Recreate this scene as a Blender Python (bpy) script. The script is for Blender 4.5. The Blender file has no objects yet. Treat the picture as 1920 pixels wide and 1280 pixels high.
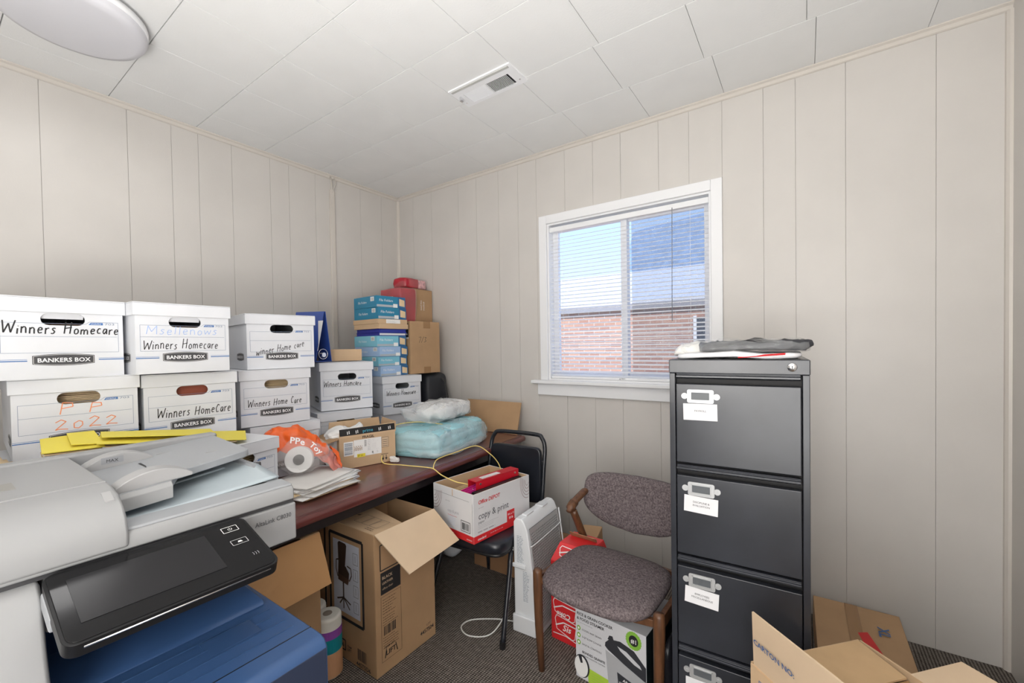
import bpy, bmesh, math, random
from mathutils import Vector, Matrix, noise, geometry
random.seed(7)
SC = bpy.context.scene
COL = SC.collection
R = math.radians
# ------------------------------------------------------------------ camera, world, lights, exposure
H = 2.775                                  # ceiling height
cam_data = bpy.data.cameras.new('camera')
cam = bpy.data.objects.new('camera', cam_data); COL.objects.link(cam)
yaw, pit, rol = 2.1786991540235716, -0.017578653939831938, -0.0163890406377979
fw = Vector((math.cos(pit)*math.cos(yaw), math.cos(pit)*math.sin(yaw), math.sin(pit)))
rt = Vector((math.sin(yaw), -math.cos(yaw), 0)); up = rt.cross(fw)
rt2 = math.cos(rol)*rt + math.sin(rol)*up; up2 = -math.sin(rol)*rt + math.cos(rol)*up
cam.matrix_world = Matrix(((rt2.x, up2.x, -fw.x, 3.0835), (rt2.y, up2.y, -fw.y, -2.6294), (rt2.z, up2.z, -fw.z, 1.40), (0, 0, 0, 1)))
cam_data.sensor_width = 36; cam_data.lens = 791.5222/1920*36
cam_data.shift_y = 23.0067/1920; cam_data.clip_start = .02; cam_data.clip_end = 200
SC.camera = cam
SC.view_settings.view_transform = 'Standard'; SC.view_settings.look = 'None'
SC.view_settings.gamma = 1; SC.view_settings.use_curve_mapping = False
SC.view_settings.exposure = 0.22
SC.cycles.use_denoising = True
SC.cycles.max_bounces = 8; SC.cycles.diffuse_bounces = 5; SC.cycles.transparent_max_bounces = 16
SC.cycles.sample_clamp_indirect = 6

W = bpy.data.worlds.new('sky'); SC.world = W; W.use_nodes = True
nt = W.node_tree; nt.nodes.clear()
o = nt.nodes.new('ShaderNodeOutputWorld'); b = nt.nodes.new('ShaderNodeBackground')
tc = nt.nodes.new('ShaderNodeTexCoord'); sx = nt.nodes.new('ShaderNodeSeparateXYZ'); rp = nt.nodes.new('ShaderNodeValToRGB')
nt.links.new(tc.outputs['Generated'], sx.inputs[0]); nt.links.new(sx.outputs['Z'], rp.inputs[0])
rp.color_ramp.elements[0].position = 0.0; rp.color_ramp.elements[0].color = (.48, .62, .80, 1)
rp.color_ramp.elements[1].position = .6; rp.color_ramp.elements[1].color = (.12, .30, .74, 1)
nt.links.new(rp.outputs[0], b.inputs['Color']); b.inputs['Strength'].default_value = 1.9
nt.links.new(b.outputs[0], o.inputs[0])

def lamp(name, kind, loc, rot, energy, color=(1, 1, 1), **kw):
    l = bpy.data.lights.new(name, kind); l.energy = energy; l.color = color
    for k, v in kw.items(): setattr(l, k, v)
    ob = bpy.data.objects.new(name, l); ob.location = loc; ob.rotation_euler = rot; COL.objects.link(ob); return ob
lamp('sun', 'SUN', (2, -8, 9), (R(48), 0, R(20)), 5.0, (1, .93, .82), angle=R(.6))
# added fill light behind the camera, aimed up like a bounced flash
lamp('ceiling_bounce_fill', 'AREA', (2.55, -3.0, 1.15), (R(180), 0, 0), 53, (1, .985, .965), shape='DISK', size=.9)
# added fill light just inside the solid front wall, behind the camera
lamp('rear_fill', 'AREA', (3.15, -3.32, 1.20), (R(90), 0, R(4)), 30, (1, .985, .965), shape='RECTANGLE', size=1.1, size_y=1.5)
# light of the round ceiling lamp
lamp('ceiling_lamp_light', 'AREA', (.72, -2.22, 2.675), (0, 0, 0), 2, (1, .985, .97), shape='DISK', size=.40)
# ------------------------------------------------------------------ materials
MATS = {}
def mat(name, col, rough=.6, metal=0, noise_amt=0, noise_scale=20, bump=0, bump_scale=200, spec=.5, trans=0, alpha=1, coat=0, stretch=None, emit=0):
    if name in MATS: return MATS[name]
    m = bpy.data.materials.new(name); m.use_nodes = True; MATS[name] = m
    n = m.node_tree.nodes; L = m.node_tree.links; p = n['Principled BSDF']
    p.inputs['Base Color'].default_value = (*col, 1); p.inputs['Roughness'].default_value = rough
    p.inputs['Metallic'].default_value = metal; p.inputs['Specular IOR Level'].default_value = spec
    p.inputs['Transmission Weight'].default_value = trans; p.inputs['Alpha'].default_value = alpha
    p.inputs['Coat Weight'].default_value = coat
    if emit:
        p.inputs['Emission Color'].default_value = (*col, 1); p.inputs['Emission Strength'].default_value = emit
    if noise_amt or bump:
        t = n.new('ShaderNodeTexCoord'); mp = n.new('ShaderNodeMapping'); L.new(t.outputs['Object'], mp.inputs[0])
        if stretch: mp.inputs['Scale'].default_value = stretch
    if noise_amt:
        nz = n.new('ShaderNodeTexNoise'); nz.inputs['Scale'].default_value = noise_scale; nz.inputs['Detail'].default_value = 5
        L.new(mp.outputs[0], nz.inputs['Vector'])
        r = n.new('ShaderNodeValToRGB')
        r.color_ramp.elements[0].position = .3; r.color_ramp.elements[1].position = .7
        r.color_ramp.elements[0].color = (*[max(0, c*(1-noise_amt)) for c in col], 1)
        r.color_ramp.elements[1].color = (*[min(1, c*(1+noise_amt)) for c in col], 1)
        L.new(nz.outputs['Fac'], r.inputs[0]); L.new(r.outputs[0], p.inputs['Base Color'])
    if bump:
        nb = n.new('ShaderNodeTexNoise'); nb.inputs['Scale'].default_value = bump_scale; nb.inputs['Detail'].default_value = 3
        L.new(mp.outputs[0], nb.inputs['Vector'])
        bp = n.new('ShaderNodeBump'); bp.inputs['Strength'].default_value = bump; bp.inputs['Distance'].default_value = .004
        L.new(nb.outputs['Fac'], bp.inputs['Height']); L.new(bp.outputs[0], p.inputs['Normal'])
    return m
def film(name, col, opacity=.25, rough=.12):
    """thin clear plastic: mostly see-through, glossy"""
    if name in MATS: return MATS[name]
    m = bpy.data.materials.new(name); m.use_nodes = True; MATS[name] = m
    n = m.node_tree.nodes; L = m.node_tree.links; p = n['Principled BSDF']; out = n['Material Output']
    p.inputs['Base Color'].default_value = (*col, 1); p.inputs['Roughness'].default_value = rough; p.inputs['Specular IOR Level'].default_value = .8
    nb = n.new('ShaderNodeTexNoise'); nb.inputs['Scale'].default_value = 28; nb.inputs['Detail'].default_value = 4; nb.inputs['Distortion'].default_value = 1.5
    t = n.new('ShaderNodeTexCoord'); L.new(t.outputs['Object'], nb.inputs['Vector'])
    bp = n.new('ShaderNodeBump'); bp.inputs['Strength'].default_value = .6; bp.inputs['Distance'].default_value = .01
    L.new(nb.outputs['Fac'], bp.inputs['Height']); L.new(bp.outputs[0], p.inputs['Normal'])
    tr = n.new('ShaderNodeBsdfTransparent'); mx = n.new('ShaderNodeMixShader'); mx.inputs[0].default_value = opacity
    L.new(tr.outputs[0], mx.inputs[1]); L.new(p.outputs[0], mx.inputs[2]); L.new(mx.outputs[0], out.inputs['Surface'])
    return m
M_wall = mat('wall_paint', (.625, .60, .57), .38, noise_amt=.03, noise_scale=3, bump=.06, bump_scale=160)
M_trim = mat('trim_paint', (.64, .60, .55), .4)
M_ceil = mat('ceiling_tile_paint', (.80, .805, .80), .8, noise_amt=.015, noise_scale=6, bump=.12, bump_scale=120)
M_gap = mat('joint_shadow_gap', (.30, .29, .27), .9)
M_white = mat('white_paint', (.86, .87, .89), .35)
M_board = mat('white_cardboard', (.70, .715, .75), .65, noise_amt=.025, noise_scale=9)
M_board_in = mat('white_cardboard_inside', (.45, .36, .27), .8)
M_kraft = mat('kraft_cardboard', (.45, .285, .155), .75, noise_amt=.07, noise_scale=7, bump=.05, bump_scale=90)
M_kraft2 = mat('pale_kraft_cardboard', (.57, .40, .245), .75, noise_amt=.05, noise_scale=7, bump=.05, bump_scale=90)
M_kraft3 = mat('bleached_kraft_cardboard', (.62, .47, .32), .75, noise_amt=.05, noise_scale=7)
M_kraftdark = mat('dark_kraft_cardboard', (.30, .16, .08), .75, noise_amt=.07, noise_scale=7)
M_tape = mat('brown_parcel_tape', (.33, .19, .09), .25)
M_paper = mat('white_paper', (.84, .84, .83), .6)
M_manila = mat('manila_card', (.72, .55, .33), .65, noise_amt=.04)
M_ink = mat('black_ink', (.02, .02, .022), .5)
M_darkgrey = mat('charcoal_print', (.06, .06, .065), .5)
M_bluegrey = mat('blue_grey_print_line', (.22, .28, .38), .6)
M_blueink = mat('blue_print', (.05, .16, .42), .5)
M_paleblueink = mat('faded_blue_marker', (.36, .50, .80), .6)
M_orangeink = mat('orange_marker', (.85, .30, .14), .6)
M_red = mat('red_print', (.66, .025, .03), .35)
M_blackmetal = mat('black_painted_metal', (.026, .029, .037), .30, noise_amt=.3, noise_scale=5, spec=.6)
M_chrome = mat('bright_metal', (.82, .82, .83), .22, metal=1)
M_black = mat('black_plastic', (.012, .012, .013), .35)
M_vinyl = mat('black_vinyl', (.012, .014, .02), .28, bump=.05, bump_scale=220)
M_glossblack = mat('gloss_black_glass', (.005, .005, .006), .10, spec=.3)

# ------------------------------------------------------------------ builders
def link(o, parent=None):
    COL.objects.link(o)
    if parent is not None: o.parent = parent
    return o
def tag(o, label=None, cat=None, group=None, kind=None):
    if label: o['label'] = label
    if cat: o['category'] = cat
    if group: o['group'] = group
    if kind: o['kind'] = kind
    return o
def thing(name, label, cat, loc=(0, 0, 0), rz=0, group=None, rot=None):
    e = bpy.data.objects.new(name, None); e.empty_display_size = .05
    e.location = loc; e.rotation_euler = rot if rot else (0, 0, R(rz)); link(e)
    return tag(e, label, cat, group)
class MB:
    def __init__(s): s.bm = bmesh.new()
    def poly(s, pts):
        vs = [s.bm.verts.new(p) for p in pts]; s.bm.faces.new(vs); return s
    def hexa(s, P):
        """P: 8 points, bottom loop then top loop"""
        v = [s.bm.verts.new(p) for p in P]
        for f in ((3, 2, 1, 0), (4, 5, 6, 7), (0, 1, 5, 4), (1, 2, 6, 5), (2, 3, 7, 6), (3, 0, 4, 7)):
            s.bm.faces.new([v[i] for i in f])
        return s
    def box(s, x0, x1, y0, y1, z0, z1):
        return s.hexa([(x0, y0, z0), (x1, y0, z0), (x1, y1, z0), (x0, y1, z0), (x0, y0, z1), (x1, y0, z1), (x1, y1, z1), (x0, y1, z1)])
    def obox(s, c, size, m=None):
        m = m or Matrix(); c = Vector(c); a, b_, d = [k/2 for k in size]
        P = [(-a, -b_, -d), (a, -b_, -d), (a, b_, -d), (-a, b_, -d), (-a, -b_, d), (a, -b_, d), (a, b_, d), (-a, b_, d)]
        return s.hexa([c + m.to_3x3() @ Vector(p) for p in P])
    def slab(s, a, b_, c, d, t):
        """quad a b c d thickened by t along -normal"""
        a, b_, c, d = map(Vector, (a, b_, c, d)); n = (b_-a).cross(d-a).normalized()*t
        return s.hexa([a-n, b_-n, c-n, d-n, a, b_, c, d])
    def prism(s, pts, vec):
        vec = Vector(vec); A = [s.bm.verts.new(p) for p in pts]; B = [s.bm.verts.new(Vector(p)+vec) for p in pts]
        n = len(pts); s.bm.faces.new(A[::-1]); s.bm.faces.new(B)
        for i in range(n): s.bm.faces.new((A[i], A[(i+1) % n], B[(i+1) % n], B[i]))
        return s
    def cyl(s, p0, p1, r, n=16, r1=None):
        return s.tube([p0, p1], [r, r if r1 is None else r1], n)
    def tube(s, path, r, n=8, closed=False, flat=1):
        path = [Vector(p) for p in path]; k = len(path); rs = r if isinstance(r, (list, tuple)) else [r]*k
        rings = []; ref = None
        for i, p in enumerate(path):
            if closed: d = path[(i+1) % k]-path[i-1]
            else: d = path[min(i+1, k-1)]-path[max(i-1, 0)]
            d.normalize()
            if ref is None: ref = Vector((0, 0, 1)) if abs(d.z) < .9 else Vector((1, 0, 0))
            a = ref - d*ref.dot(d)
            if a.length < 1e-4: a = d.orthogonal()
            a.normalize(); c = d.cross(a); ref = a
            rings.append([s.bm.verts.new(p + (a*math.cos(t)*flat + c*math.sin(t))*rs[i]) for t in [2*math.pi*j/n for j in range(n)]])
        m = k if closed else k-1
        for i in range(m):
            A, B = rings[i], rings[(i+1) % k]
            for j in range(n): s.bm.faces.new((A[j], A[(j+1) % n], B[(j+1) % n], B[j]))
        if not closed: s.bm.faces.new(rings[0][::-1]); s.bm.faces.new(rings[-1])
        return s
    def lathe(s, prof, n=32, c=(0, 0, 0)):
        rings = []; c = Vector(c)
        for r, z in prof: rings.append([s.bm.verts.new(c+Vector((r*math.cos(2*math.pi*j/n), r*math.sin(2*math.pi*j/n), z))) for j in range(n)])
        for A, B in zip(rings, rings[1:]):
            for j in range(n): s.bm.faces.new((A[j], A[(j+1) % n], B[(j+1) % n], B[j]))
        s.bm.faces.new(rings[0][::-1]); s.bm.faces.new(rings[-1]); return s
    def plate(s, outer, holes, o, r, u, t):
        """flat plate with holes; 2-D loops in the frame (o, r, u), thickness t backwards"""
        o, r, u = Vector(o), Vector(r), Vector(u); n = r.cross(u).normalized()
        loops = [outer]+list(holes); flat = [p for l in loops for p in l]
        tri = geometry.tessellate_polygon([[Vector((p[0], p[1], 0)) for p in l] for l in loops])
        Fv = [s.bm.verts.new(o+r*p[0]+u*p[1]) for p in flat]; Bv = [s.bm.verts.new(o+r*p[0]+u*p[1]-n*t) for p in flat]
        for a, b_, c in tri:
            A, B2, C2 = flat[a], flat[b_], flat[c]
            ar = (B2[0]-A[0])*(C2[1]-A[1])-(C2[0]-A[0])*(B2[1]-A[1])
            f = (a, b_, c) if ar > 0 else (c, b_, a)
            try:
                s.bm.faces.new([Fv[i] for i in f]); s.bm.faces.new([Bv[i] for i in f[::-1]])
            except ValueError: pass
        k = 0
        for l in loops:
            m = len(l)
            for i in range(m):
                a, b_ = k+i, k+(i+1) % m
                s.bm.faces.new((Fv[a], Bv[a], Bv[b_], Fv[b_]))
            k += m
        return s
    def blob(s, c, size, nu=28, nv=16, e=.45, amp=.02, freq=6, seed=0, flat=True, rot=0):
        """rounded cushion-like body with crumpled surface"""
        c = Vector(c); a, b_, d = [k/2 for k in size]; off = Vector((seed*7.3, seed*3.1, seed*1.7))
        sg = lambda v, p: math.copysign(abs(v)**p, v)
        cr, sr = math.cos(rot), math.sin(rot); rings = []
        for i in range(nv+1):
            ph = -math.pi/2+math.pi*i/nv; ring = []
            for j in range(nu):
                th = 2*math.pi*j/nu
                v = Vector((a*sg(math.cos(ph), e)*sg(math.cos(th), e), b_*sg(math.cos(ph), e)*sg(math.sin(th), e), d*sg(math.sin(ph), e)))
                nn = noise.noise_vector(v*freq+off)*amp + noise.noise_vector(v*freq*3+off)*amp*.35
                v = v + nn
                if flat: v.z = max(v.z, -d)
                ring.append(s.bm.verts.new(c+Vector((v.x*cr-v.y*sr, v.x*sr+v.y*cr, v.z))))
                if i in (0, nv): break
            rings.append(ring)
        for A, B in zip(rings, rings[1:]):
            for j in range(nu):
                q = [A[j % len(A)], A[(j+1) % len(A)], B[(j+1) % len(B)], B[j % len(B)]]
                q = [v for k, v in enumerate(q) if v not in q[:k]]
                if len(q) > 2:
                    try: s.bm.faces.new(q)
                    except ValueError: pass
        return s
    def sheet(s, fn, nu, nv):
        g = [[s.bm.verts.new(fn(i/nu, j/nv)) for j in range(nv+1)] for i in range(nu+1)]
        for i in range(nu):
            for j in range(nv): s.bm.faces.new((g[i][j], g[i+1][j], g[i+1][j+1], g[i][j+1]))
        return s
    def build(s, name, m, parent=None, smooth=False, bevel=0, seg=2, label=None, solid=0, kind=None, sub=0):
        bmesh.ops.recalc_face_normals(s.bm, faces=s.bm.faces)
        me = bpy.data.meshes.new(name); s.bm.to_mesh(me); s.bm.free()
        me.materials.append(m)
        if smooth:
            for p in me.polygons: p.use_smooth = True
        ob = bpy.data.objects.new(name, me); link(ob, parent)
        if solid:
            md = ob.modifiers.new('thickness', 'SOLIDIFY'); md.thickness = solid; md.offset = 0
        if bevel:
            md = ob.modifiers.new('bevel', 'BEVEL'); md.width = bevel; md.segments = seg; md.limit_method = 'ANGLE'; md.angle_limit = R(40)
            if not smooth:
                for p in me.polygons: p.use_smooth = True
                md.harden_normals = True
        if sub:
            md = ob.modifiers.new('smooth', 'SUBSURF'); md.levels = sub; md.render_levels = sub
        if label: ob['label'] = label
        if kind: ob['kind'] = kind
        return ob
def rrect(x0, x1, y0, y1, r, n=5):
    P = []
    for cx, cy, a0 in ((x1-r, y0+r, -90), (x1-r, y1-r, 0), (x0+r, y1-r, 90), (x0+r, y0+r, 180)):
        for k in range(n+1):
            a = R(a0+90*k/n); P.append((cx+r*math.cos(a), cy+r*math.sin(a)))
    return P
TXT = {}
def text_mesh(s, bold=False):
    k = (s, bold)
    if k not in TXT:
        cu = bpy.data.curves.new('lettering', 'FONT'); cu.body = s; cu.size = 1; cu.resolution_u = 2
        if bold: cu.offset = .018
        ob = bpy.data.objects.new('lettering', cu); COL.objects.link(ob)
        dg = bpy.context.evaluated_depsgraph_get(); me = bpy.data.meshes.new_from_object(ob.evaluated_get(dg))
        bpy.data.objects.remove(ob); bpy.data.curves.remove(cu)
        V = [(v.co.x, v.co.y) for v in me.vertices]; Fc = [tuple(p.vertices) for p in me.polygons]
        bpy.data.meshes.remove(me); TXT[k] = (V, Fc)
    return TXT[k]
# single-stroke letters for handwriting: unit height, polylines
HW = {'W': (1.0, [[(0, 1), (.2, 0), (.5, .75), (.75, 0), (1, 1)]]), 'i': (.25, [[(.1, .55), (.12, 0)], [(.12, .75), (.13, .8)]]),
 'n': (.55, [[(.05, .55), (.08, 0)], [(.08, .4), (.25, .56), (.4, .45), (.45, 0)]]), 'e': (.5, [[(.05, .28), (.4, .32), (.35, .52), (.15, .52), (.05, .28), (.15, .02), (.42, .08)]]),
 'r': (.4, [[(.05, .55), (.08, 0)], [(.08, .38), (.2, .54), (.36, .52)]]), 's': (.45, [[(.38, .5), (.2, .56), (.1, .42), (.35, .2), (.22, 0), (.02, .04)]]),
 'H': (.75, [[(.08, 1), (.05, 0)], [(.6, 1), (.55, 0)], [(0, .45), (.68, .55)]]), 'o': (.5, [[(.22, .53), (.06, .38), (.08, .08), (.25, 0), (.42, .15), (.4, .42), (.22, .53)]]),
 'm': (.8, [[(.05, .55), (.06, 0)], [(.06, .38), (.2, .55), (.33, .42), (.35, 0)], [(.35, .38), (.5, .55), (.64, .42), (.68, 0)]]),
 'c': (.45, [[(.38, .48), (.2, .54), (.06, .3), (.14, .03), (.4, .06)]]), 'C': (.6, [[(.52, .8), (.3, .95), (.06, .5), (.2, .04), (.52, .1)]]), 'a': (.5, [[(.4, .5), (.15, .52), (.05, .2), (.2, 0), (.38, .3), (.4, .5), (.44, 0)]]),
 'M': (.95, [[(.05, 0), (.1, 1), (.42, .3), (.78, 1), (.85, 0)]]), 'l': (.25, [[(.1, 1), (.1, 0)]]), 'w': (.7, [[(.02, .5), (.15, 0), (.33, .42), (.5, 0), (.65, .52)]]),
 'P': (.7, [[(.1, 1), (.05, 0)], [(.1, .98), (.55, .92), (.6, .6), (.1, .5)]]), '2': (.75, [[(.05, .75), (.3, .98), (.55, .78), (.1, .05), (.3, .12), (.7, .05)]]), '0': (.65, [[(.3, .7), (.08, .5), (.12, .1), (.35, .05), (.52, .3), (.48, .6), (.3, .7)]]),
 '/': (.4, [[(.0, 0), (.4, 1)]]), '7': (.5, [[(.05, .9), (.5, .95), (.2, 0)]]), '3': (.5, [[(.05, .9), (.4, .9), (.2, .5), (.45, .25), (.05, .05)]]), ' ': (.45, [])}
class Face:
    """a printed face: origin o, right r, up u (local to its thing)"""
    def __init__(s, parent, o, r, u): s.p = parent; s.o = Vector(o); s.r = Vector(r).normalized(); s.u = Vector(u).normalized(); s.n = s.r.cross(s.u); s.lay = {}
    def at(s, x, y, off=.0006): return s.o+s.r*x+s.u*y+s.n*off
    def mb(s, m, name):
        if (m.name, name) not in s.lay: s.lay[(m.name, name)] = (MB(), m, name)
        return s.lay[(m.name, name)][0]
    def rect(s, x0, y0, x1, y1, m, name='print', off=.0006):
        s.mb(m, name).poly([s.at(x0, y0, off), s.at(x1, y0, off), s.at(x1, y1, off), s.at(x0, y1, off)]); return s
    def pgon(s, P, m, name='print', off=.0006):
        s.mb(m, name).poly([s.at(x, y, off) for x, y in P]); return s
    def line(s, a, b, w, m, name='print', off=.0007):
        d = Vector((b[0]-a[0], b[1]-a[1])); L = d.length or 1; nx, ny = -d.y/L*w/2, d.x/L*w/2
        return s.pgon([(a[0]-nx, a[1]-ny), (b[0]-nx, b[1]-ny), (b[0]+nx, b[1]+ny), (a[0]+nx, a[1]+ny)], m, name, off)
    def frame(s, x0, y0, x1, y1, w, m, name='printed_frame', off=.0007):
        for a, b in (((x0, y0), (x1, y0)), ((x1, y0), (x1, y1)), ((x1, y1), (x0, y1)), ((x0, y1), (x0, y0))): s.line(a, b, w, m, name, off)
        return s
    def path(s, P, w, m, name='print', off=.0008):
        for a, b in zip(P, P[1:]): s.line(a, b, w, m, name, off)
        return s
    def text(s, t, x, y, size, m, name='lettering', bold=False, align='l', slant=0, rot=0, off=.0011, width=None, flip=False):
        V, Fc = text_mesh(t, bold)
        if not V: return s
        w = max(v[0] for v in V); k = size; kx = (width/w) if width else size
        dx = {'l': 0, 'c': -w*kx/2, 'r': -w*kx}[align]; c, sn = math.cos(R(rot)), math.sin(R(rot))
        bm = s.mb(m, name).bm; vs = []
        for vx, vy in V:
            a, b_ = vx*kx+dx+vy*k*slant, vy*k
            if flip: a, b_ = -a, b_
            vs.append(bm.verts.new(s.at(x+a*c-b_*sn, y+a*sn+b_*c, off)))
        for f in Fc:
            try: bm.faces.new([vs[i] for i in f])
            except ValueError: pass
        return s
    def hand(s, t, x, y, size, m, w=.0028, width=None, name='handwriting', rise=0, seed=1):
        rnd = random.Random(seed); adv = sum(HW[c][0]+.12 for c in t); kx = (width/adv) if width else size; px = x
        for ch in t:
            wd, st = HW[ch]; sy = size*rnd.uniform(.88, 1.1); dy = rnd.uniform(-.06, .06)*size
            for pl in st:
                P = [(px+a*kx+b_*size*.12, y+rise*(px-x)+dy+b_*sy) for a, b_ in pl]
                s.path(P, w, m, name)
            px += (wd+.12)*kx
        return s
    def barcode(s, x0, y0, x1, y1, m, seed=3, vert=True, name='barcode'):
        rnd = random.Random(seed); q = x0 if vert else y0; e = x1 if vert else y1; unit = (e-q)/46
        while q < e-unit:
            w = unit*rnd.choice((1, 1, 2, 3))
            if vert: s.rect(q, y0, min(q+w, e), y1, m, name)
            else: s.rect(x0, q, x1, min(q+w, e), m, name)
            q += w+unit*rnd.choice((1, 1, 2))
        return s
    def lines(s, x0, y0, x1, n, dy, m, w=.002, seed=1, name='fine_print'):
        rnd = random.Random(seed)
        for k in range(n): 
            q = x0; y = y0-k*dy; end = x0+(x1-x0)*rnd.uniform(.6, 1)
            while q < end:
                L = rnd.uniform(2, 6)*w; s.rect(q, y-w*.5, min(q+L, end), y+w*.5, m, name); q += L+w*1.1
        return s
    def done(s):
        for mb, m, nm in s.lay.values(): mb.build(nm, m, s.p)
        s.lay = {}
# ------------------------------------------------------------------ the room
RX, RY, TW = 3.785, -3.35, .14             # right wall, front wall, wall thickness
WX0, WX1, WZ0, WZ1 = 1.575, 2.645, 1.155, 2.262   # window opening in the back wall
def struct(name, mb, m, **k):
    o = mb.build(name, m, None, **k); o['kind'] = 'structure'; return o
# carpet: loop pile in dark and light ribs
mc = bpy.data.materials.new('loop_pile_carpet'); mc.use_nodes = True
n = mc.node_tree.nodes; L = mc.node_tree.links; p = n['Principled BSDF']; p.inputs['Roughness'].default_value = .95; p.inputs['Specular IOR Level'].default_value = .1
t = n.new('ShaderNodeTexCoord'); mp = n.new('ShaderNodeMapping'); L.new(t.outputs['Object'], mp.inputs[0]); mp.inputs['Rotation'].default_value = (0, 0, 0)
w1 = n.new('ShaderNodeTexWave'); w1.bands_direction = 'X'; w1.inputs['Scale'].default_value = 26; w1.inputs['Distortion'].default_value = .6; w1.inputs['Detail'].default_value = 1; w1.inputs['Detail Scale'].default_value = 3
w2 = n.new('ShaderNodeTexWave'); w2.bands_direction = 'Y'; w2.inputs['Scale'].default_value = 34; w2.inputs['Distortion'].default_value = .8; w2.inputs['Detail'].default_value = 1
nz = n.new('ShaderNodeTexNoise'); nz.inputs['Scale'].default_value = 45; nz.inputs['Detail'].default_value = 3
for q in (w1, w2, nz): L.new(mp.outputs[0], q.inputs['Vector'])
mu = n.new('ShaderNodeMath'); mu.operation = 'MULTIPLY'; L.new(w1.outputs['Fac'], mu.inputs[0]); L.new(w2.outputs['Fac'], mu.inputs[1])
ad = n.new('ShaderNodeMath'); ad.operation = 'MULTIPLY_ADD'; L.new(nz.outputs['Fac'], ad.inputs[0]); ad.inputs[1].default_value = .5; L.new(mu.outputs[0], ad.inputs[2])
cr = n.new('ShaderNodeValToRGB'); cr.color_ramp.elements[0].position = .25; cr.color_ramp.elements[0].color = (.055, .047, .042, 1); cr.color_ramp.elements[1].position = .85; cr.color_ramp.elements[1].color = (.30, .265, .235, 1)
L.new(ad.outputs[0], cr.inputs[0]); L.new(cr.outputs[0], p.inputs['Base Color'])
bp = n.new('ShaderNodeBump'); bp.inputs['Strength'].default_value = .5; bp.inputs['Distance'].default_value = .004; L.new(ad.outputs[0], bp.inputs['Height']); L.new(bp.outputs[0], p.inputs['Normal'])
struct('floor', MB().box(-TW, RX+TW, RY-TW, TW, -.12, 0), mc)

# walls: backing slab with grooved panelling planks in front of it
PT, G = .004, .0006
wl = struct('wall_left', MB().box(-TW, -PT, RY-TW, TW, 0, H+.15), M_wall)
ys = [0, -.19, -.405, -.662, -.804, -1.006, -1.137, -1.378, -1.564, -1.699, -1.898, -2.226, -2.45, -2.73, -3.02, RY]
for a, b in zip(ys, ys[1:]): MB().box(-PT, 0, b+G, a-G, 0, H).build('panel', M_wall, wl, bevel=.0008, seg=1)
wb = MB()
for x0, x1, z0, z1 in ((0, WX0, 0, H+.15), (WX1, RX+TW, 0, H+.15), (WX0, WX1, 0, WZ0), (WX0, WX1, WZ1, H+.15)): wb.box(x0, x1, PT, TW, z0, z1)
wb = struct('wall_back', wb, M_wall)
xs = [0, .2, .43, .74, .93, 1.15, 1.33, 1.49, WX0, 1.72, 1.929, 2.119, 2.356, 2.53, WX1, 2.704, 2.902, 3.044, 3.246, 3.561, RX]
for a, b in zip(xs, xs[1:]):
    ga = 0 if a in (WX0, WX1) else G; gb = 0 if b in (WX0, WX1) else G
    rng = ((0, WZ0), (WZ1, H)) if WX0 <= a < WX1 else ((0, H),)
    for z0, z1 in rng: MB().box(a+ga, b-gb, 0, PT, z0, z1).build('panel', M_wall, wb, bevel=.0008 if ga and gb else 0, seg=1)
struct('wall_right', MB().box(RX, RX+TW, RY-TW, TW, 0, H+.15), M_wall)
struct('wall_front', MB().box(0, RX, RY-TW, RY, 0, H+.15), M_wall)
# ceiling: staggered square fibre tiles under a slab
ce = struct('ceiling', MB().box(-TW, RX+TW, RY-TW, TW, H+.014, H+.2), M_gap)
TS, rows = .4064, [0, -.388] + [-.388-.3965*k for k in range(1, 9)]
for k, (a, b) in enumerate(zip(rows, rows[1:])):
    b = max(b, RY)
    if a <= b: break
    x = 1.4998-4*TS if k % 2 == 0 else 1.4998-4*TS-.5*TS+.17
    while x < RX:
        x0, x1 = max(x, 0), min(x+TS, RX)
        if x1-x0 > .02:
            MB().box(x0+.0007, x1-.0007, b+.0014, a-.0014, H, H+.014).build('tile', M_ceil, ce, bevel=.0016, seg=1)
        x += TS
def moulding(name, p0, p1, inward):
    p0, p1, iw = Vector(p0), Vector(p1), Vector(inward); prof = ((0, 0), (.022, 0), (.022, -.006), (.012, -.012), (.009, -.026), (.004, -.03), (0, -.03))
    return struct(name, MB().prism([p0+iw*a+Vector((0, 0, b)) for a, b in prof], p1-p0), M_trim)
moulding('trim_1', (0, 0, H), (RX, 0, H), (0, -1, 0))
moulding('trim_2', (0, RY, H), (0, 0, H), (1, 0, 0))
struct('trim_3', MB().prism([(0, 0, 0), (.022, 0, 0), (.020, -.010, 0), (.010, -.020, 0), (0, -.022, 0)], (0, 0, H-.03)), M_trim)
struct('trim_4', MB().prism([(RX, 0, 0), (RX, -.020, 0), (RX-.010, -.018, 0), (RX-.018, -.010, 0), (RX-.020, 0, 0)], (0, 0, H-.03)), M_trim)
struct('trim_5', MB().box(0, .016, -.690, -.650, 0, 2.66), M_trim, bevel=.003)
struct('baseboard_left', MB().box(0, .012, RY, 0, 0, .08), M_trim, bevel=.003)
cb = thing('cable_loop', 'short loop of beige cable at the ceiling above the wall batten', 'cable', (0, -.668, 2.70))
MB().tube([(.012, .02, .055), (.022, .024, .03), (.026, .018, 0), (.02, .0, -.05), (.012, -.008, -.06)], .004, 6).build('cable', M_trim, cb, smooth=True)
MB().tube([(.012, -.014, .06), (.024, -.016, .02), (.02, -.006, -.04), (.012, .002, -.055)], .005, 6).build('cable', M_trim, cb, smooth=True)

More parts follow.
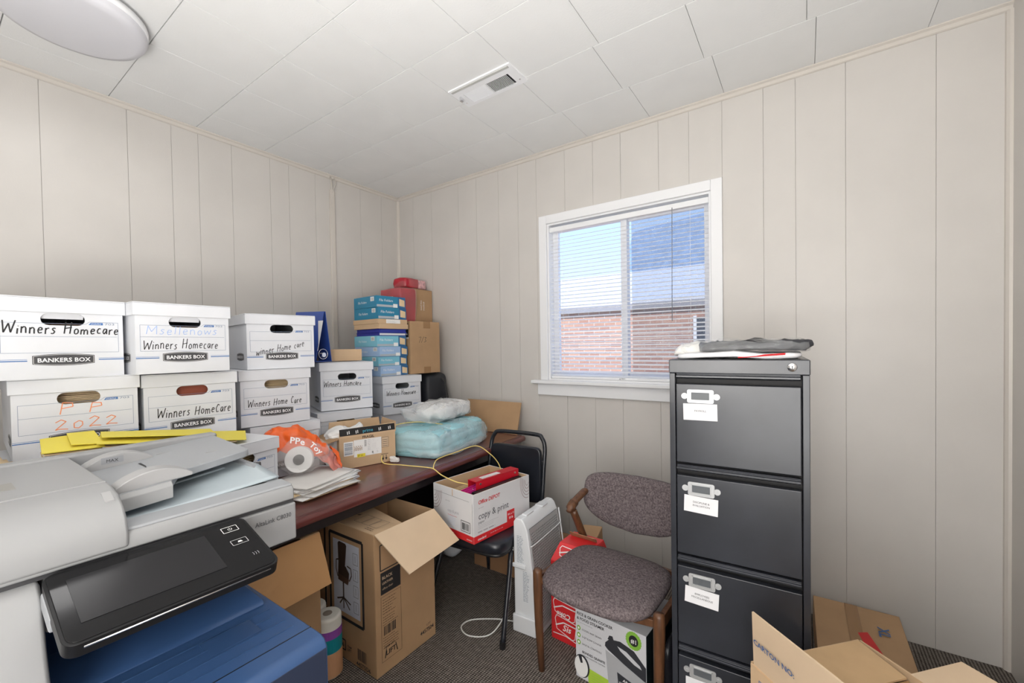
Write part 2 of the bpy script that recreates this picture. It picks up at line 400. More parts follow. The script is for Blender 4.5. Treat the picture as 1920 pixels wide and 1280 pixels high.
# window
win = bpy.data.objects.new('window_1', None); link(win); win['kind'] = 'structure'; win.location = (WX0, 0, WZ0)
WW, WH = WX1-WX0, WZ1-WZ0
CW = .060
for x0, x1, z0, z1 in ((-CW, 0, 0, WH+CW), (WW, WW+CW, 0, WH+CW), (0, WW, WH, WH+CW)):
    MB().box(x0, x1, -.018, 0, z0, z1).build('casing', M_white, win, bevel=.004)
for x0, x1, z0, z1 in ((0, .012, 0, WH), (WW-.012, WW, 0, WH), (0.012, WW-.012, WH-.012, WH), (.012, WW-.012, -.004, .012)):
    MB().box(x0, x1, 0, TW, z0, z1).build('jamb', M_white, win)
MB().box(-CW-.065, WW+CW+.065, -.052, .0, -.024, 0).build('sill', M_white, win, bevel=.005)
MB().box(-CW-.025, WW+CW+.025, -.020, 0, -.105, -.024).build('apron', M_white, win, bevel=.003)
def sash(x0, x1, y):
    f = .042
    for a, b, c, d in ((x0, x0+f, .012, WH-.012), (x1-f, x1, .012, WH-.012), (x0+f, x1-f, .012, .012+f), (x0+f, x1-f, WH-.012-f, WH-.012)):
        MB().box(a, b, y, y+.03, c, d).build('sash_frame', M_white, win, bevel=.003)
    m = film('window_glass', (.9, .95, 1), .05, .02)
    MB().box(x0+f, x1-f, y+.012, y+.016, .012+f, WH-.012-f).build('pane', m, win)
sash(.012, WW/2+.022, .062); sash(WW/2-.022, WW-.012, .096)
ms = film('insect_screen_mesh', (.10, .11, .13), .28, .9)
MB().box(WW/2+.03, WW-.02, .131, .132, .02, WH-.02).build('insect_screen', ms, win)
# venetian blind
def thin_translucent(name, col, amount):
    m = mat(name, col, .4); n = m.node_tree.nodes; L = m.node_tree.links
    tl = n.new('ShaderNodeBsdfTranslucent'); tl.inputs['Color'].default_value = (*col, 1); mx = n.new('ShaderNodeMixShader'); mx.inputs[0].default_value = amount
    L.new(n['Principled BSDF'].outputs[0], mx.inputs[1]); L.new(tl.outputs[0], mx.inputs[2]); L.new(mx.outputs[0], n['Material Output'].inputs['Surface']); return m
bl = thing('venetian_blind', 'white venetian blind with thin slats, lowered over the window', 'blind', (WX0+.014, .024, WZ0+.0))
BW = WW-.028
M_slat = thin_translucent('white_vinyl_slat', (.96, .96, .955), .25)
MB().box(0, BW, -.016, .016, WH-.060, WH-.026).build('headrail', M_white, bl, bevel=.003)
sl = MB(); prof = [(-.0125, -.0014), (-.0065, .0005), (0, .0012), (.0065, .0005), (.0125, -.0014)]; ca, sa = math.cos(R(21)), math.sin(R(21))
pp = [(y*ca-z*sa, y*sa+z*ca) for y, z in prof]
sl.sheet(lambda u, v: Vector((.003+u*(BW-.006), *pp[round(v*4)])), 1, 4)
s0 = sl.build('slat', M_slat, bl)
NS = 39; pitch = (WH-.085-.034)/NS
for k in range(NS):
    s = s0 if k == 0 else link(s0.copy(), bl)
    s.location = (0, 0, .040+k*pitch); s.rotation_euler = (0, R(random.uniform(-.10, .10)), 0)
s0.rotation_euler = (0, 0, 0)
rl = MB().box(0, BW, -.013, .013, .013, .031).build('bottom_rail', M_white, bl, bevel=.003)
f = Face(bl, (0, -.0131, .013), (1, 0, 0), (0, 0, 1))
f.pgon([(.500, .006), (.512, .006), (.508, .013)], M_darkgrey).lines(.515, .010, .545, 1, .01, M_darkgrey, .004, 2).line((.62, .011), (.80, .011), .001, mat('grey_ink', (.4, .4, .42), .5)).done()
for x in (.10, .53, BW-.10):
    MB().tube([(x, -.0145, .02), (x, -.0145, WH-.06)], .0009, 5).build('ladder_cord', M_white, bl)
MB().tube([(BW-.20, -.018, WH-.05), (BW-.205, -.020, .38)], .0022, 6).build('tilt_wand', mat('clear_grey_plastic', (.25, .27, .3), .2), bl, smooth=True)
# ------------------------------------------------------------------ outside
def brick_mat():
    m = bpy.data.materials.new('sunlit_brick'); m.use_nodes = True; n = m.node_tree.nodes; L = m.node_tree.links; p = n['Principled BSDF']; p.inputs['Roughness'].default_value = .85
    t = n.new('ShaderNodeTexCoord'); mp = n.new('ShaderNodeMapping'); mp.inputs['Rotation'].default_value = (R(90), 0, 0); L.new(t.outputs['Object'], mp.inputs[0])
    b = n.new('ShaderNodeTexBrick'); L.new(mp.outputs[0], b.inputs['Vector']); b.inputs['Scale'].default_value = 1; b.inputs['Brick Width'].default_value = .205; b.inputs['Row Height'].default_value = .075; b.inputs['Mortar Size'].default_value = .006
    b.inputs['Color1'].default_value = (.52, .30, .21, 1); b.inputs['Color2'].default_value = (.40, .21, .15, 1); b.inputs['Mortar'].default_value = (.62, .56, .50, 1)
    L.new(b.outputs['Color'], p.inputs['Base Color']); return m
M_roofpale = mat('pale_metal_roof', (.62, .65, .70), .55)
M_roofblue = mat('blue_grey_shingle_roof', (.20, .30, .46), .85, noise_amt=.2, noise_scale=6)
hs = thing('neighbour_house', 'brick house with pale roof seen outside through the window blind', 'building', (0, 4.6, -.6))
MB().box(-6, 7, 0, 4, 0, 2.66).build('brick_wall', brick_mat(), hs)
MB().box(-6.2, 7.2, -.10, -.02, 2.60, 2.70).build('gutter', mat('grey_gutter', (.30, .29, .30), .5), hs)
MB().hexa([(-6.2, -.08, 2.68), (7.2, -.08, 2.68), (7.2, 3, 3.72), (-6.2, 3, 3.72), (-6.2, -.08, 2.74), (7.2, -.08, 2.74), (7.2, 3, 3.78), (-6.2, 3, 3.78)]).build('roof', M_roofpale, hs)
wn = MB().box(1.66, 2.5, -.02, .02, 2.02, 2.40).build('window', mat('dark_window_glass', (.05, .06, .08), .1), hs)
MB().box(1.61, 1.66, -.03, .02, 1.98, 2.44).build('window_frame', M_white, wn)
MB().box(2.5, 2.55, -.03, .02, 1.98, 2.44).build('window_frame', M_white, wn)
h2 = thing('far_house', 'tall blue-grey roof rising beyond the pale roof outside the window', 'building', (-1.45, 10.8, -.6))
MB().box(.0, 7.5, 0, 4, 0, 4.3).build('wall', mat('grey_siding', (.35, .37, .4), .8), h2)
MB().prism([(-.25, -.3, 4.2), (7.9, -.3, 4.2), (7.9, .7, 6.5), (-.25, .7, 5.75)], (0, .25, .12)).build('roof', M_roofblue, h2)
struct('ground_outside', MB().box(-25, 25, TW+.05, 40, -.75, -.6), mat('pale_gravel', (.42, .40, .36), .95, noise_amt=.3, noise_scale=3))

# ------------------------------------------------------------------ ceiling fixtures
cl = thing('ceiling_light', 'round white flush ceiling light with a shallow drum diffuser', 'ceiling light', (.72, -2.22, H))
MB().lathe([(.15, 0), (.15, -.022)], 40).build('mounting_base', M_white, cl, smooth=False)
mdif = mat('opal_diffuser', (.66, .66, .70), .4)
MB().lathe([(.205, -.022), (.221, -.028), (.224, -.045), (.222, -.068), (.214, -.080), (.19, -.085)], 64).build('diffuser', mdif, cl, smooth=True)
MB().lathe([(.2255, -.024), (.2265, -.024), (.2265, -.052), (.2255, -.052)], 64).build('rim', M_white, cl, smooth=True)
vt = thing('ceiling_vent', 'white metal ceiling register with two banks of louvres', 'vent', (1.71, -.845, H))
MB().plate([(-.20, -.085), (.20, -.085), (.20, .085), (-.20, .085)], [[(-.150, -.025), (-.150, .065), (-.006, .065), (-.006, -.025)], [(.004, -.025), (.004, .065), (.145, .065), (.145, -.025)]], (0, 0, -.008), (-1, 0, 0), (0, 1, 0), .008).build('face_plate', M_white, vt)
MB().box(-.185, .185, -.078, -.064, -.012, -.008).build('lip', mat('grey_enamel', (.52, .52, .50), .5), vt)
MB().box(-.155, .155, -.03, .07, -.0015, -.0005).build('duct_opening', M_black, vt)
lb = MB().box(-.0009, .0009, -.045, .045, -.0036, .0036).build('louvre', M_white, vt)
k = 0
for x0, n_, tilt in ((-.139, 17, 40), (.010, 16, -26)):
    for i in range(n_):
        q = lb if k == 0 else link(lb.copy(), vt); k += 1
        q.location = (x0+i*.0082 + (.002 if tilt < 0 else .0), .02, -.006); q.rotation_euler = (0, R(tilt), 0)
MB().box(-.176, -.166, -.02, .0, -.030, -.008).build('damper_lever', M_chrome, vt)
for x in (-.178, .178): MB().lathe([(.005, -.008), (.005, -.010), (.003, -.011)], 10, (x, .045, 0)).build('screw', M_chrome, vt)

# ------------------------------------------------------------------ desk under the boxes
M_mahog = mat('mahogany_laminate', (.115, .028, .024), .28, noise_amt=.25, noise_scale=6, stretch=(6, 1, 6), coat=.3)
M_deskdark = mat('dark_desk_panel', (.018, .014, .016), .4)
dk = thing('desk', 'long mahogany desk with a moulded front edge under the file boxes', 'desk', (1.46, -.33, 0), 2.6)
DT, DX0, DL = .765, -1.0, 1.60              # top height, back edge, length towards the left
prof = [(DX0, DT-.034), (DX0, DT), (-.034, DT), (-.030, DT-.004), (-.024, DT-.004), (-.020, DT-.001), (-.010, DT-.004), (-.003, DT-.011), (0, DT-.02), (-.004, DT-.034)]
MB().prism([(x, .20, z) for x, z in prof], (0, -DL-.20, 0)).build('desk_top', M_mahog, dk, bevel=.0015)
MB().box(-.75, -.72, -DL+.06, .14, .10, DT-.034).build('modesty_panel', M_deskdark, dk)
MB().box(-.96, -.58, -DL+.03, -DL+.06, 0, DT-.034).build('end_panel', M_deskdark, dk)
MB().box(-.96, -.05, .12, .15, 0, DT-.034).build('end_panel', M_deskdark, dk)
MB().box(-.10, -.07, -DL+.06, .12, DT-.10, DT-.034).build('apron', M_deskdark, dk)
tb = thing('side_table', 'plain dark table behind the copier, carrying the leftmost file boxes', 'table', (.86, -2.42, 0))
MB().box(-.46, .20, -.52, .40, .735, .765).build('table_top', M_deskdark, tb)
for x in (-.42, .16):
    for y in (-.48, .36): MB().box(x-.02, x+.02, y-.02, y+.02, 0, .735).build('leg', M_deskdark, tb)

# ------------------------------------------------------------------ white file boxes
def stadium(w, h, n=8):
    P = []; r = h/2
    for cx, a0 in ((w/2-r, -90), (-w/2+r, 90)):
        for k in range(n+1): a = R(a0+180*k/n); P.append((cx+r*math.cos(a), r*math.sin(a)))
    return P
def file_box(label, x, y, z, rz, hand=None, D=.60, Wd=.325, Ht=.27, tilt=0, fill='papers', side=True, prn=True, face_x=None):
    """x, y = centre of the front face on plan; +x is the printed front"""
    t = thing('file_box', label, 'storage box', (x, y, z), rz, 'white printed file boxes')
    if tilt: t.rotation_euler = (R(tilt), 0, R(rz))
    w = Wd/2-.007; B = Ht-.004; th = .004
    hole = [(a, b+.198) for a, b in stadium(.108, .040)]
    MB().plate([(-w, 0), (w, 0), (w, B), (-w, B)], [hole], (-.006, 0, 0), (0, 1, 0), (0, 0, 1), th).build('front_wall', M_board, t)
    b = MB(); x0, x1 = -D, -.006-th
    b.box(x0, x1, -w, -w+th, 0, B).box(x0, x1, w-th, w, 0, B).box(x0, x0+th, -w+th, w-th, 0, B).box(x0, x1, -w+th, w-th, 0, th)
    b.build('body', M_board, t)
    l = MB(); W2 = Wd/2; z0 = Ht-.050
    l.box(-D-.007, 0, -W2, W2, Ht-.004, Ht).box(-.005, 0, -W2, W2, z0, Ht-.004).box(-D-.007, -D-.002, -W2, W2, z0, Ht-.004)
    l.box(-D-.002, -.005, -W2, -W2+.005, z0, Ht-.004).box(-D-.002, -.005, W2-.005, W2, z0, Ht-.004)
    l.build('lid', M_board, t, bevel=.0015, seg=1)
    if fill == 'papers':
        q = MB(); rnd = random.Random(int(abs(x*100)+abs(y*977)))
        q.box(-.42, -.07, -w+.012, w-.012, .006, .172)
        for k in range(9): a = rnd.uniform(-.03, .03); q.obox((-.235-rnd.uniform(0, .02), 0, .177+k*.0058), (.36, 2*w-.03, .0042), Matrix.Rotation(a*.5, 3, 'X').to_4x4())
        q.build('file_folders', M_manila, t)
    elif fill == 'flap':
        MB().slab((-.012, -.052, .222), (-.020, -.052, .200), (-.020, .052, .200), (-.012, .052, .222), .003).build('handle_flap', M_board, t)
        MB().box(-.2, -.09, -w+.02, w-.02, .01, .19).build('file_folders', mat('brown_folder', (.20, .10, .06), .7), t)
    elif fill == 'red':
        MB().box(-.4, -.03, -w+.02, w-.02, .01, .235).build('file_folders', mat('brick_red_folder', (.25, .06, .03), .7), t)
    else:
        MB().box(-.4, -.1, -w+.02, w-.02, .01, .15).build('file_folders', M_darkgrey, t)
    if prn:
        f = Face(t, (-.006, 0, 0), (0, 1, 0), (0, 0, 1)); nm = 'printed_form'
        fw_, y0, y1, ym = w-.014, .086, .192, .140
        for a, b_ in (((-fw_, y0), (fw_, y0)), ((-fw_, y0), (-fw_, y1-.008)), ((fw_, y0), (fw_, y1)), ((-fw_, ym), (fw_-.004, ym)), ((-fw_, y1-.008), (.055, y1-.008)), ((.055, y1-.008), (.064, y1)), ((.064, y1), (fw_, y1))):
            f.line(a, b_, .0011, M_bluegrey, nm)
        f.pgon([(.062, y1-.010), (.100, y1-.010), (.100, y1-.002), (.068, y1-.002)], M_blueink, 'form_tab')
        f.text('STOR/FILE', .068, y1-.0085, .0060, M_white, 'lettering', off=.0014).text('703', .104, y1-.0095, .0105, M_bluegrey, 'lettering', width=.027)
        logo(f, 0, .062, .150, .040)
        for sx_ in (-1, 1):
            for dy, hh in ((.0, .0032), (.0062, .0011)): f.rect(min(sx_*.086, sx_*w), .058+dy, max(sx_*.086, sx_*w), .058+dy+hh, M_blueink, 'left_stripe' if sx_ < 0 else 'right_stripe')
        if hand:
            for a in hand: f.hand(*a[:5], **a[5])
        f.done()
        if side:
            g = Face(t, (-.12, -w, 0), (1, 0, 0), (0, 0, 1)); logo(g, 0, .062, .12, .038); g.done()
    return t
def logo(f, cx, cy, w, h):
    def lens(k, dw): 
        P = []
        for i in range(13): u = -1+2*i/12; P.append((cx+u*(w/2-dw), cy-(h/2-dw)*(.70+.30*(1-u*u))))
        for i in range(13): u = 1-2*i/12; P.append((cx+u*(w/2-dw), cy+(h/2-dw)*(.70+.30*(1-u*u))))
        return P
    f.pgon(lens(0, 0), M_darkgrey, 'logo_plate', .0006).pgon(lens(0, .0022), M_paper, 'logo_rim', .0009).pgon(lens(0, .0032), M_darkgrey, 'logo_plate', .0012)
    f.text('BANKERS BOX', cx, cy-.0075, .0195, M_white, 'logo_lettering', True, 'c', off=.0016, width=w*.86)
K = M_ink
file_box('white file box on the top row at far left, marked Winners Homecare in thick black', 1.013, -2.318, 1.318, 5, [('Winners Homecare', -.140, .150, .036, K, dict(w=.0036, width=.285, seed=2))], fill='flap')
file_box('white file box on the top row marked Msellenows in faded blue', 1.063, -1.990, 1.318, 2, [('Msellenows', -.125, .150, .034, M_paleblueink, dict(w=.0022, width=.24, seed=3)), ('Winners Homecare', -.135, .094, .036, K, dict(w=.0026, width=.25, seed=4))], fill='flap')
file_box('white file box on the top row beside the blue binder, its writing slanted', .925, -1.545, 1.308, -9, [('winner Home care', -.118, .066, .036, K, dict(w=.0026, width=.225, rise=.20, seed=5))], fill='none')
file_box('white file box in the middle row at far left, marked PP 2022 in orange', 1.000, -2.285, 1.048, -3, [('P P', -.05, .143, .038, M_orangeink, dict(w=.0028, width=.115, seed=6)), ('2022', -.065, .092, .038, M_orangeink, dict(w=.0028, width=.17, seed=7))])
file_box('white file box in the middle row with a red-brown handle hole, above the yellow folder', 1.008, -1.955, 1.042, -4, [('Winners HomeCare', -.118, .096, .040, K, dict(w=.0030, width=.255, seed=8))], fill='red')
file_box('white file box in the middle row, under the box with slanted writing', .940, -1.585, 1.036, -9, [('Winners Home Care', -.128, .094, .036, K, dict(w=.0028, width=.245, seed=9))])
file_box('white file box with an open tan cardboard tray on its lid', .800, -1.100, 1.035, -20, [('Winners Homcare', -.135, .142, .034, K, dict(w=.0030, width=.22, seed=10))], fill='none', D=.55, Ht=.285, Wd=.315)
file_box('white file box farthest right, directly under the stack of blue folder boxes', .690, -.580, .930, -12, [('Winners Homecare', -.125, .132, .036, K, dict(w=.0030, width=.235, seed=11))], fill='none', D=.55, Wd=.315, Ht=.27)
kb = file_box('white file box pulled forward on the desk behind the copier, yellow folders on its lid', 1.262, -1.878, .766, 13, None, Ht=.266)
file_box('white file box on the table behind the copier, under the PP 2022 box', 1.150, -2.375, .766, 0, None, Ht=.266)
file_box('white file box at the bottom, under the middle-row box nearest the orange bag', .950, -1.545, .770, -9, None, Ht=.262)
file_box('white file box at the bottom, behind the open parcel carton', .830, -1.135, .772, -14, None, D=.55, Ht=.258)
bx = thing('paper_ream_carton', 'low white paper carton on the desk below the farthest right file box', 'box', (.56, -.56, .769), -12)
MB().box(-.40, .10, -.15, .15, 0, .157).build('carton', M_board, bx, bevel=.002)
# folders lying on the front boxes
yf = thing('yellow_folder', 'bright yellow folder lying open on the boxes behind the copier', 'folder', (1.17, -2.02, 1.0405), 10)
M_yel = mat('yellow_card', (.78, .66, .07), .55)
yf.location = (1.10, -2.05, 1.0405); yf.rotation_euler = (0, 0, 0)
MB().slab((-.02, -.20, .082), (.14, -.24, .072), (.15, .19, .006), (.0, .25, .016), .002).build('cover', M_yel, yf)
MB().slab((-.02, -.20, .088), (.10, -.22, .086), (.12, .10, .040), (.0, .12, .046), .002).build('cover', M_yel, yf)
for k in range(5): MB().slab((-.01, -.20+.02*k, .066-.013*k), (.13, -.22+.02*k, .058-.012*k), (.14, .16, .004), (.0, .18, .005), .0025).build('sheet', M_paper if k % 2 else M_manila, yf)
yg = thing('yellow_folder', 'second yellow folder, creased, left of the first behind the copier document feeder', 'folder', (1.10, -2.33, 1.042), 0)
MB().slab((-.03, -.06, .086), (.12, -.075, .062), (.13, .062, .058), (-.03, .066, .088), .002).build('cover', M_yel, yg)
MB().slab((-.03, .0, .094), (.10, -.01, .074), (.11, .063, .066), (-.03, .066, .092), .002).build('cover', M_yel, yg)
for k in range(5): MB().slab((-.03, -.06, .074-.015*k), (.12, -.07, .056-.012*k), (.12, .058, .052-.011*k), (-.03, .060, .076-.015*k), .003).build('sheet', M_paper if k % 2 else M_manila, yg)
mf = thing('manila_folders', 'sheaf of bent manila folders and papers at far left behind the copier', 'folder', (1.13, -2.50, 1.036), 0)
for k in range(8):
    z = .004+k*.009
    MB().sheet(lambda u, v, k=k, z=z: Vector((-.10+.20*u, -.09+.17*v-.012*k, z+.018*math.sin(2.2*v+k*.5)*(.4+u*.8)*.6+.012*k*.2)), 6, 8).build('folder', M_manila if k < 7 else M_paper, mf, smooth=True, solid=.0015)

# ------------------------------------------------------------------ ring binder and tray on the file boxes
bd = thing('ring_binder', 'blue ring binder standing open like a tent between two file boxes', 'binder', (.700, -1.195, 1.3225), 4)
M_binder = mat('blue_vinyl', (.035, .085, .36), .3)
MB().slab((.0, -.050, .008), (.02, .000, .305), (-.26, .000, .315), (-.26, -.050, .010), .003).build('front_cover', M_binder, bd)
MB().slab((.0, .060, .006), (-.26, .060, .006), (-.26, .010, .315), (.02, .010, .305), .003).build('back_cover', M_binder, bd)
MB().slab((.0, -.052, .004), (-.26, -.052, .004), (-.26, .062, .004), (.0, .062, .004), .003).build('spine', M_binder, bd)
MB().slab((.010, -.0395, .07), (.0225, -.0095, .25), (-.2, -.0095, .25), (-.2, -.0395, .07), .0008).build('label_sheet', M_paper, bd)
for zc in (.05,):
    MB().tube([(-.004+.0, .005+.03*math.cos(a), zc+.03*math.sin(a)) for a in [2*math.pi*i/20 for i in range(20)]], .0022, 6, True).build('ring', M_chrome, bd, smooth=True)
MB().cyl((-.02, .005, .045), (.004, .005, .045), .014, 12).build('ring_clip', M_chrome, bd)
tr = thing('cardboard_tray', 'shallow open tan cardboard tray on the lid of a file box', 'tray', (.60, -1.02, 1.324), -22)
MB().box(-.28, .02, -.135, .135, 0, .004).box(.016, .02, -.135, .135, .004, .075).box(-.28, -.276, -.135, .135, .004, .075).box(-.276, .016, -.135, -.131, .004, .075).box(-.276, .016, .131, .135, .004, .075).build('tray', M_kraft2, tr)

# ------------------------------------------------------------------ stack of folder boxes
M_teal = mat('teal_printed_card', (.015, .21, .36), .3); M_aqua = mat('aqua_printed_card', (.20, .52, .66), .35); M_sky = mat('pale_blue_printed_card', (.34, .50, .74), .35)
M_tealdk = mat('deep_blue_printed_card', (.02, .12, .28), .35)
def folder_box(label, m, z, h, dx=0, dy=0, rz=0, text='File Folders', D=.30, Wd=.245):
    t = thing('folder_box', label, 'box', (.62+dx, -.60+dy, z), -3+rz, 'blue folder boxes in the stack')
    MB().box(-D, 0, -Wd/2, Wd/2, 0, h).build('carton', m, t, bevel=.0015, seg=1)
    f = Face(t, (0, 0, 0), (0, 1, 0), (0, 0, 1)); w = Wd/2
    f.rect(-w+.002, .004, w*.40, h*.24, mat('grey_print', (.42, .46, .50), .5), 'printed_band').rect(w*.12, .003, w*.42, h*.36, M_paper, 'sticker', .0009)
    f.text(text, -w+.02, h*.52, h*.30, M_white, slant=.15).rect(w*.46, 0, w-.001, h, M_tealdk, 'printed_band', .0005)
    f.pgon([(w*.55, h*.22), (w*.93, h*.15), (w*.93, h*.72), (w*.55, h*.85)], M_manila, 'folder_picture', .0009).done()
    g = Face(t, (-D, -w, 0), (1, 0, 0), (0, 0, 1))
    g.text(text, .06, h*.40, h*.30, M_white, slant=.15).rect(D-.075, h*.55, D-.03, h*.92, M_paper, 'sticker').barcode(D-.07, h*.6, D-.035, h*.86, M_ink).done()
    return t
z = 1.2015
folder_box('pale blue folder box at the bottom of the stack', M_sky, z, .072, .004, .006, 2)
folder_box('aqua folder box, second from the bottom of the stack', M_aqua, z+.0725, .068, .0, -.004, -1)
folder_box('pale blue folder box, third from the bottom of the stack', M_sky, z+.141, .070, .008, .0, 1)
folder_box('aqua folder box just below the dark blue pads in the stack', M_aqua, z+.2115, .078, -.004, -.008, -2)
pz = z+.290
M_navy = mat('royal_blue_vinyl', (.015, .025, .30), .25)
for lab, h_, dz, dx in (('dark blue binder pad, lower of two in the stack', .022, 0, .0), ('royal blue binder pad, upper of two in the stack', .026, .0225, .004)):
    t = thing('binder_pad', lab, 'binder', (.62+dx, -.60, pz+dz), -4, 'blue binder pads in the stack')
    MB().box(-.29, 0, -.118, .118, 0, .004).box(-.29, 0, -.118, .118, h_-.004, h_).box(-.29, -.002, -.114, -.110, .004, h_-.004).build('cover', M_navy, t, bevel=.001)
    MB().box(-.28, -.004, -.108, .112, .0042, h_-.0042).build('sheets', M_paper if h_ < .025 else M_navy, t)
for lab, h_, dz, dx in (('flat kraft carton, lower of two in the stack', .036, .0490, .010), ('flat kraft carton with a white label, upper of two in the stack', .034, .0855, .0)):
    t = thing('flat_carton', lab, 'box', (.62+dx, -.60, pz+dz), -3, 'flat kraft cartons in the stack')
    MB().box(-.31, .005, -.126, .126, 0, h_).build('carton', M_kraft2, t, bevel=.002)
    if dz > .06: Face(t, (.005, 0, 0), (0, 1, 0), (0, 0, 1)).rect(-.06, .003, .062, h_-.003, M_paper, 'label').lines(-.055, h_-.01, .055, 4, .006, M_ink, .0012).done()
tz = pz+.120
folder_box('teal folder box, second from the top of the stack', M_teal, tz, .082, -.002, .002, 0)
folder_box('teal folder box on the very top of the stack', M_teal, tz+.0825, .082, -.006, -.004, -2)

# ------------------------------------------------------------------ corner pile
bg = thing('black_bag', 'black padded bag standing in the corner under the big carton', 'bag', (.47, -.165, .768), 0)
MB().blob((0, 0, .214), (.34, .24, .43), 26, 14, .28, .012, 5, 3).build('body', mat('black_nylon', (.02, .023, .03), .5, bump=.2, bump_scale=60), bg, smooth=True)
MB().tube([(.10, .03, .43), (.19, .05, .36), (.215, .06, .20), (.23, .07, .06), (.21, .08, .01)], .012, 8, flat=.5).build('strap', M_black, bg, smooth=True)
MB().tube([(.205, .045, .20), (.208, .045, .14)], .005, 6).build('zip_pull', M_chrome, bg)
bc = thing('carton', 'large brown carton in the corner with a small brown carton and red pack on it', 'box', (.64, -.30, 1.2015), -2)
MB().box(-.32, 0, -.15, .15, 0, .402).build('box', M_kraft, bc, bevel=.003)
f = Face(bc, (0, 0, 0), (0, 1, 0), (0, 0, 1))
f.hand('7/3', -.075, .24, .05, K, w=.003, seed=4).rect(-.02, .0, .05, .05, M_tape, 'tape').rect(-.02, .35, .05, .402, M_tape, 'tape').done()
g = Face(bc, (-.32, -.15, 0), (1, 0, 0), (0, 0, 1)); g.rect(.19, .28, .30, .385, M_ink, 'printed_patch').rect(.19, .27, .30, .28, M_paper, 'label')
rnd = random.Random(5)
for k in range(14): a, b_ = .20+rnd.random()*.085, .29+rnd.random()*.08; g.rect(a, b_, a+.012, b_+.008, M_paper, 'lettering', .001)
g.done()
sc_ = thing('carton', 'small brown carton with white printing on top of the large corner carton', 'box', (.43, -.125, 1.605), 2)
MB().box(-.20, 0, -.115, .115, 0, .285).build('box', M_kraft, sc_, bevel=.003)
Face(sc_, (0, 0, 0), (0, 1, 0), (0, 0, 1)).text('med line', -.012, .11, .024, M_white, rot=90).text('medical', .018, .11, .024, M_white, rot=90).done()
M_redplastic = mat('red_wrapped_goods', (.42, .012, .030), .3, noise_amt=.25, noise_scale=9, bump=.35, bump_scale=30)
rp_ = thing('red_pack', 'big red plastic-wrapped pack with a small white label, beside the small carton', 'pack', (.50, -.345, 1.605), 2)
MB().blob((-.115, 0, .135), (.235, .165, .27), 40, 22, .12, .012, 9, 5).build('bundle', M_redplastic, rp_, smooth=True)
MB().blob((-.115, 0, .137), (.247, .177, .276), 40, 22, .12, .014, 9, 5).build('clear_wrap', film('clear_wrap', (1, .85, .85), .09), rp_, smooth=True)
Face(rp_, (-.23, -.0965, .09), (1, 0, 0), (0, 0, 1)).rect(.09, .03, .165, .11, M_paper, 'label').lines(.095, .10, .16, 6, .011, M_darkgrey, .0014).done()
rt_ = thing('red_pack', 'small red and clear plastic pack lying on top of the corner pile', 'pack', (.40, -.165, 1.894), 4)
MB().blob((-.07, -.045, .045), (.14, .17, .085), 24, 12, .3, .010, 12, 8).build('bundle', M_redplastic, rt_, smooth=True)
MB().blob((-.07, .080, .045), (.13, .12, .08), 24, 12, .35, .010, 12, 9).build('printed_end', mat('pink_white_print', (.72, .38, .40), .35, noise_amt=.5, noise_scale=40), rt_, smooth=True)
MB().blob((-.07, .012, .047), (.15, .28, .092), 28, 12, .3, .010, 12, 8).build('clear_wrap', film('clear_wrap', (1, .85, .85), .09), rt_, smooth=True)
cp = thing('cardboard_sheet', 'flat brown cardboard sheet leaning on the back wall behind the black chair', 'cardboard', (1.14, -.15, .767), 0, rot=(R(-16), 0, 0))
MB().box(-.26, .25, -.003, .003, 0, .232).build('sheet', M_kraft, cp, bevel=.001)

# ------------------------------------------------------------------ things on the desk
ev = thing('envelope_stack', 'untidy pile of opened envelopes and letters at the edge of the desk', 'envelopes', (1.245, -1.585, .767), 8)
rnd = random.Random(11); zz = 0
M_env = mat('off_white_envelope', (.74, .72, .69), .6)
for k in range(13):
    mt = (M_paper, M_env, M_manila)[0 if k % 3 else (2 if k % 2 == 0 and k < 11 else 1)]
    a = R(rnd.uniform(-9, 9)); dx, dy = rnd.uniform(-.012, .015), rnd.uniform(-.02, .022); th = rnd.uniform(.0035, .0065); ca, sa = math.cos(a), math.sin(a)
    def fn(u, v, zz=zz, k=k):
        x, y = (u-.5)*.24, (v-.5)*.29; wv = .002*math.sin(7*u+k)+.003*(abs(v-.5)*2)**3*math.sin(k*1.7)
        return Vector((dx+x*ca-y*sa, dy+x*sa+y*ca, zz+th*.5+wv+.0035))
    MB().sheet(fn, 5, 6).build('envelope', mt, ev, smooth=True, solid=th*.8); zz += th
ob_ = thing('shopping_bag', 'crumpled orange and clear plastic bag with a white tape roll inside, on the envelopes', 'plastic bag', (1.17, -1.565, .845), 0)
M_orange = mat('orange_plastic', (.80, .12, .012), .28, bump=.3, bump_scale=25)
def bagfn(c, a, b_, d, seed, tw):
    def fn(u, v):
        th = u*2*math.pi; t_ = v; r_ = math.sin(math.pi*min(max(t_, .02), .98))**.55
        p_ = Vector((a*r_*math.cos(th), b_*r_*math.sin(th), d*(t_-.5)))
        nn = noise.noise_vector(p_*11+Vector((seed, seed*2, 0)))*.022 + noise.noise_vector(p_*28+Vector((seed, 0, 0)))*.009
        q = p_+nn; q.y += tw*(t_-.5); return Vector(c)+q
    return fn
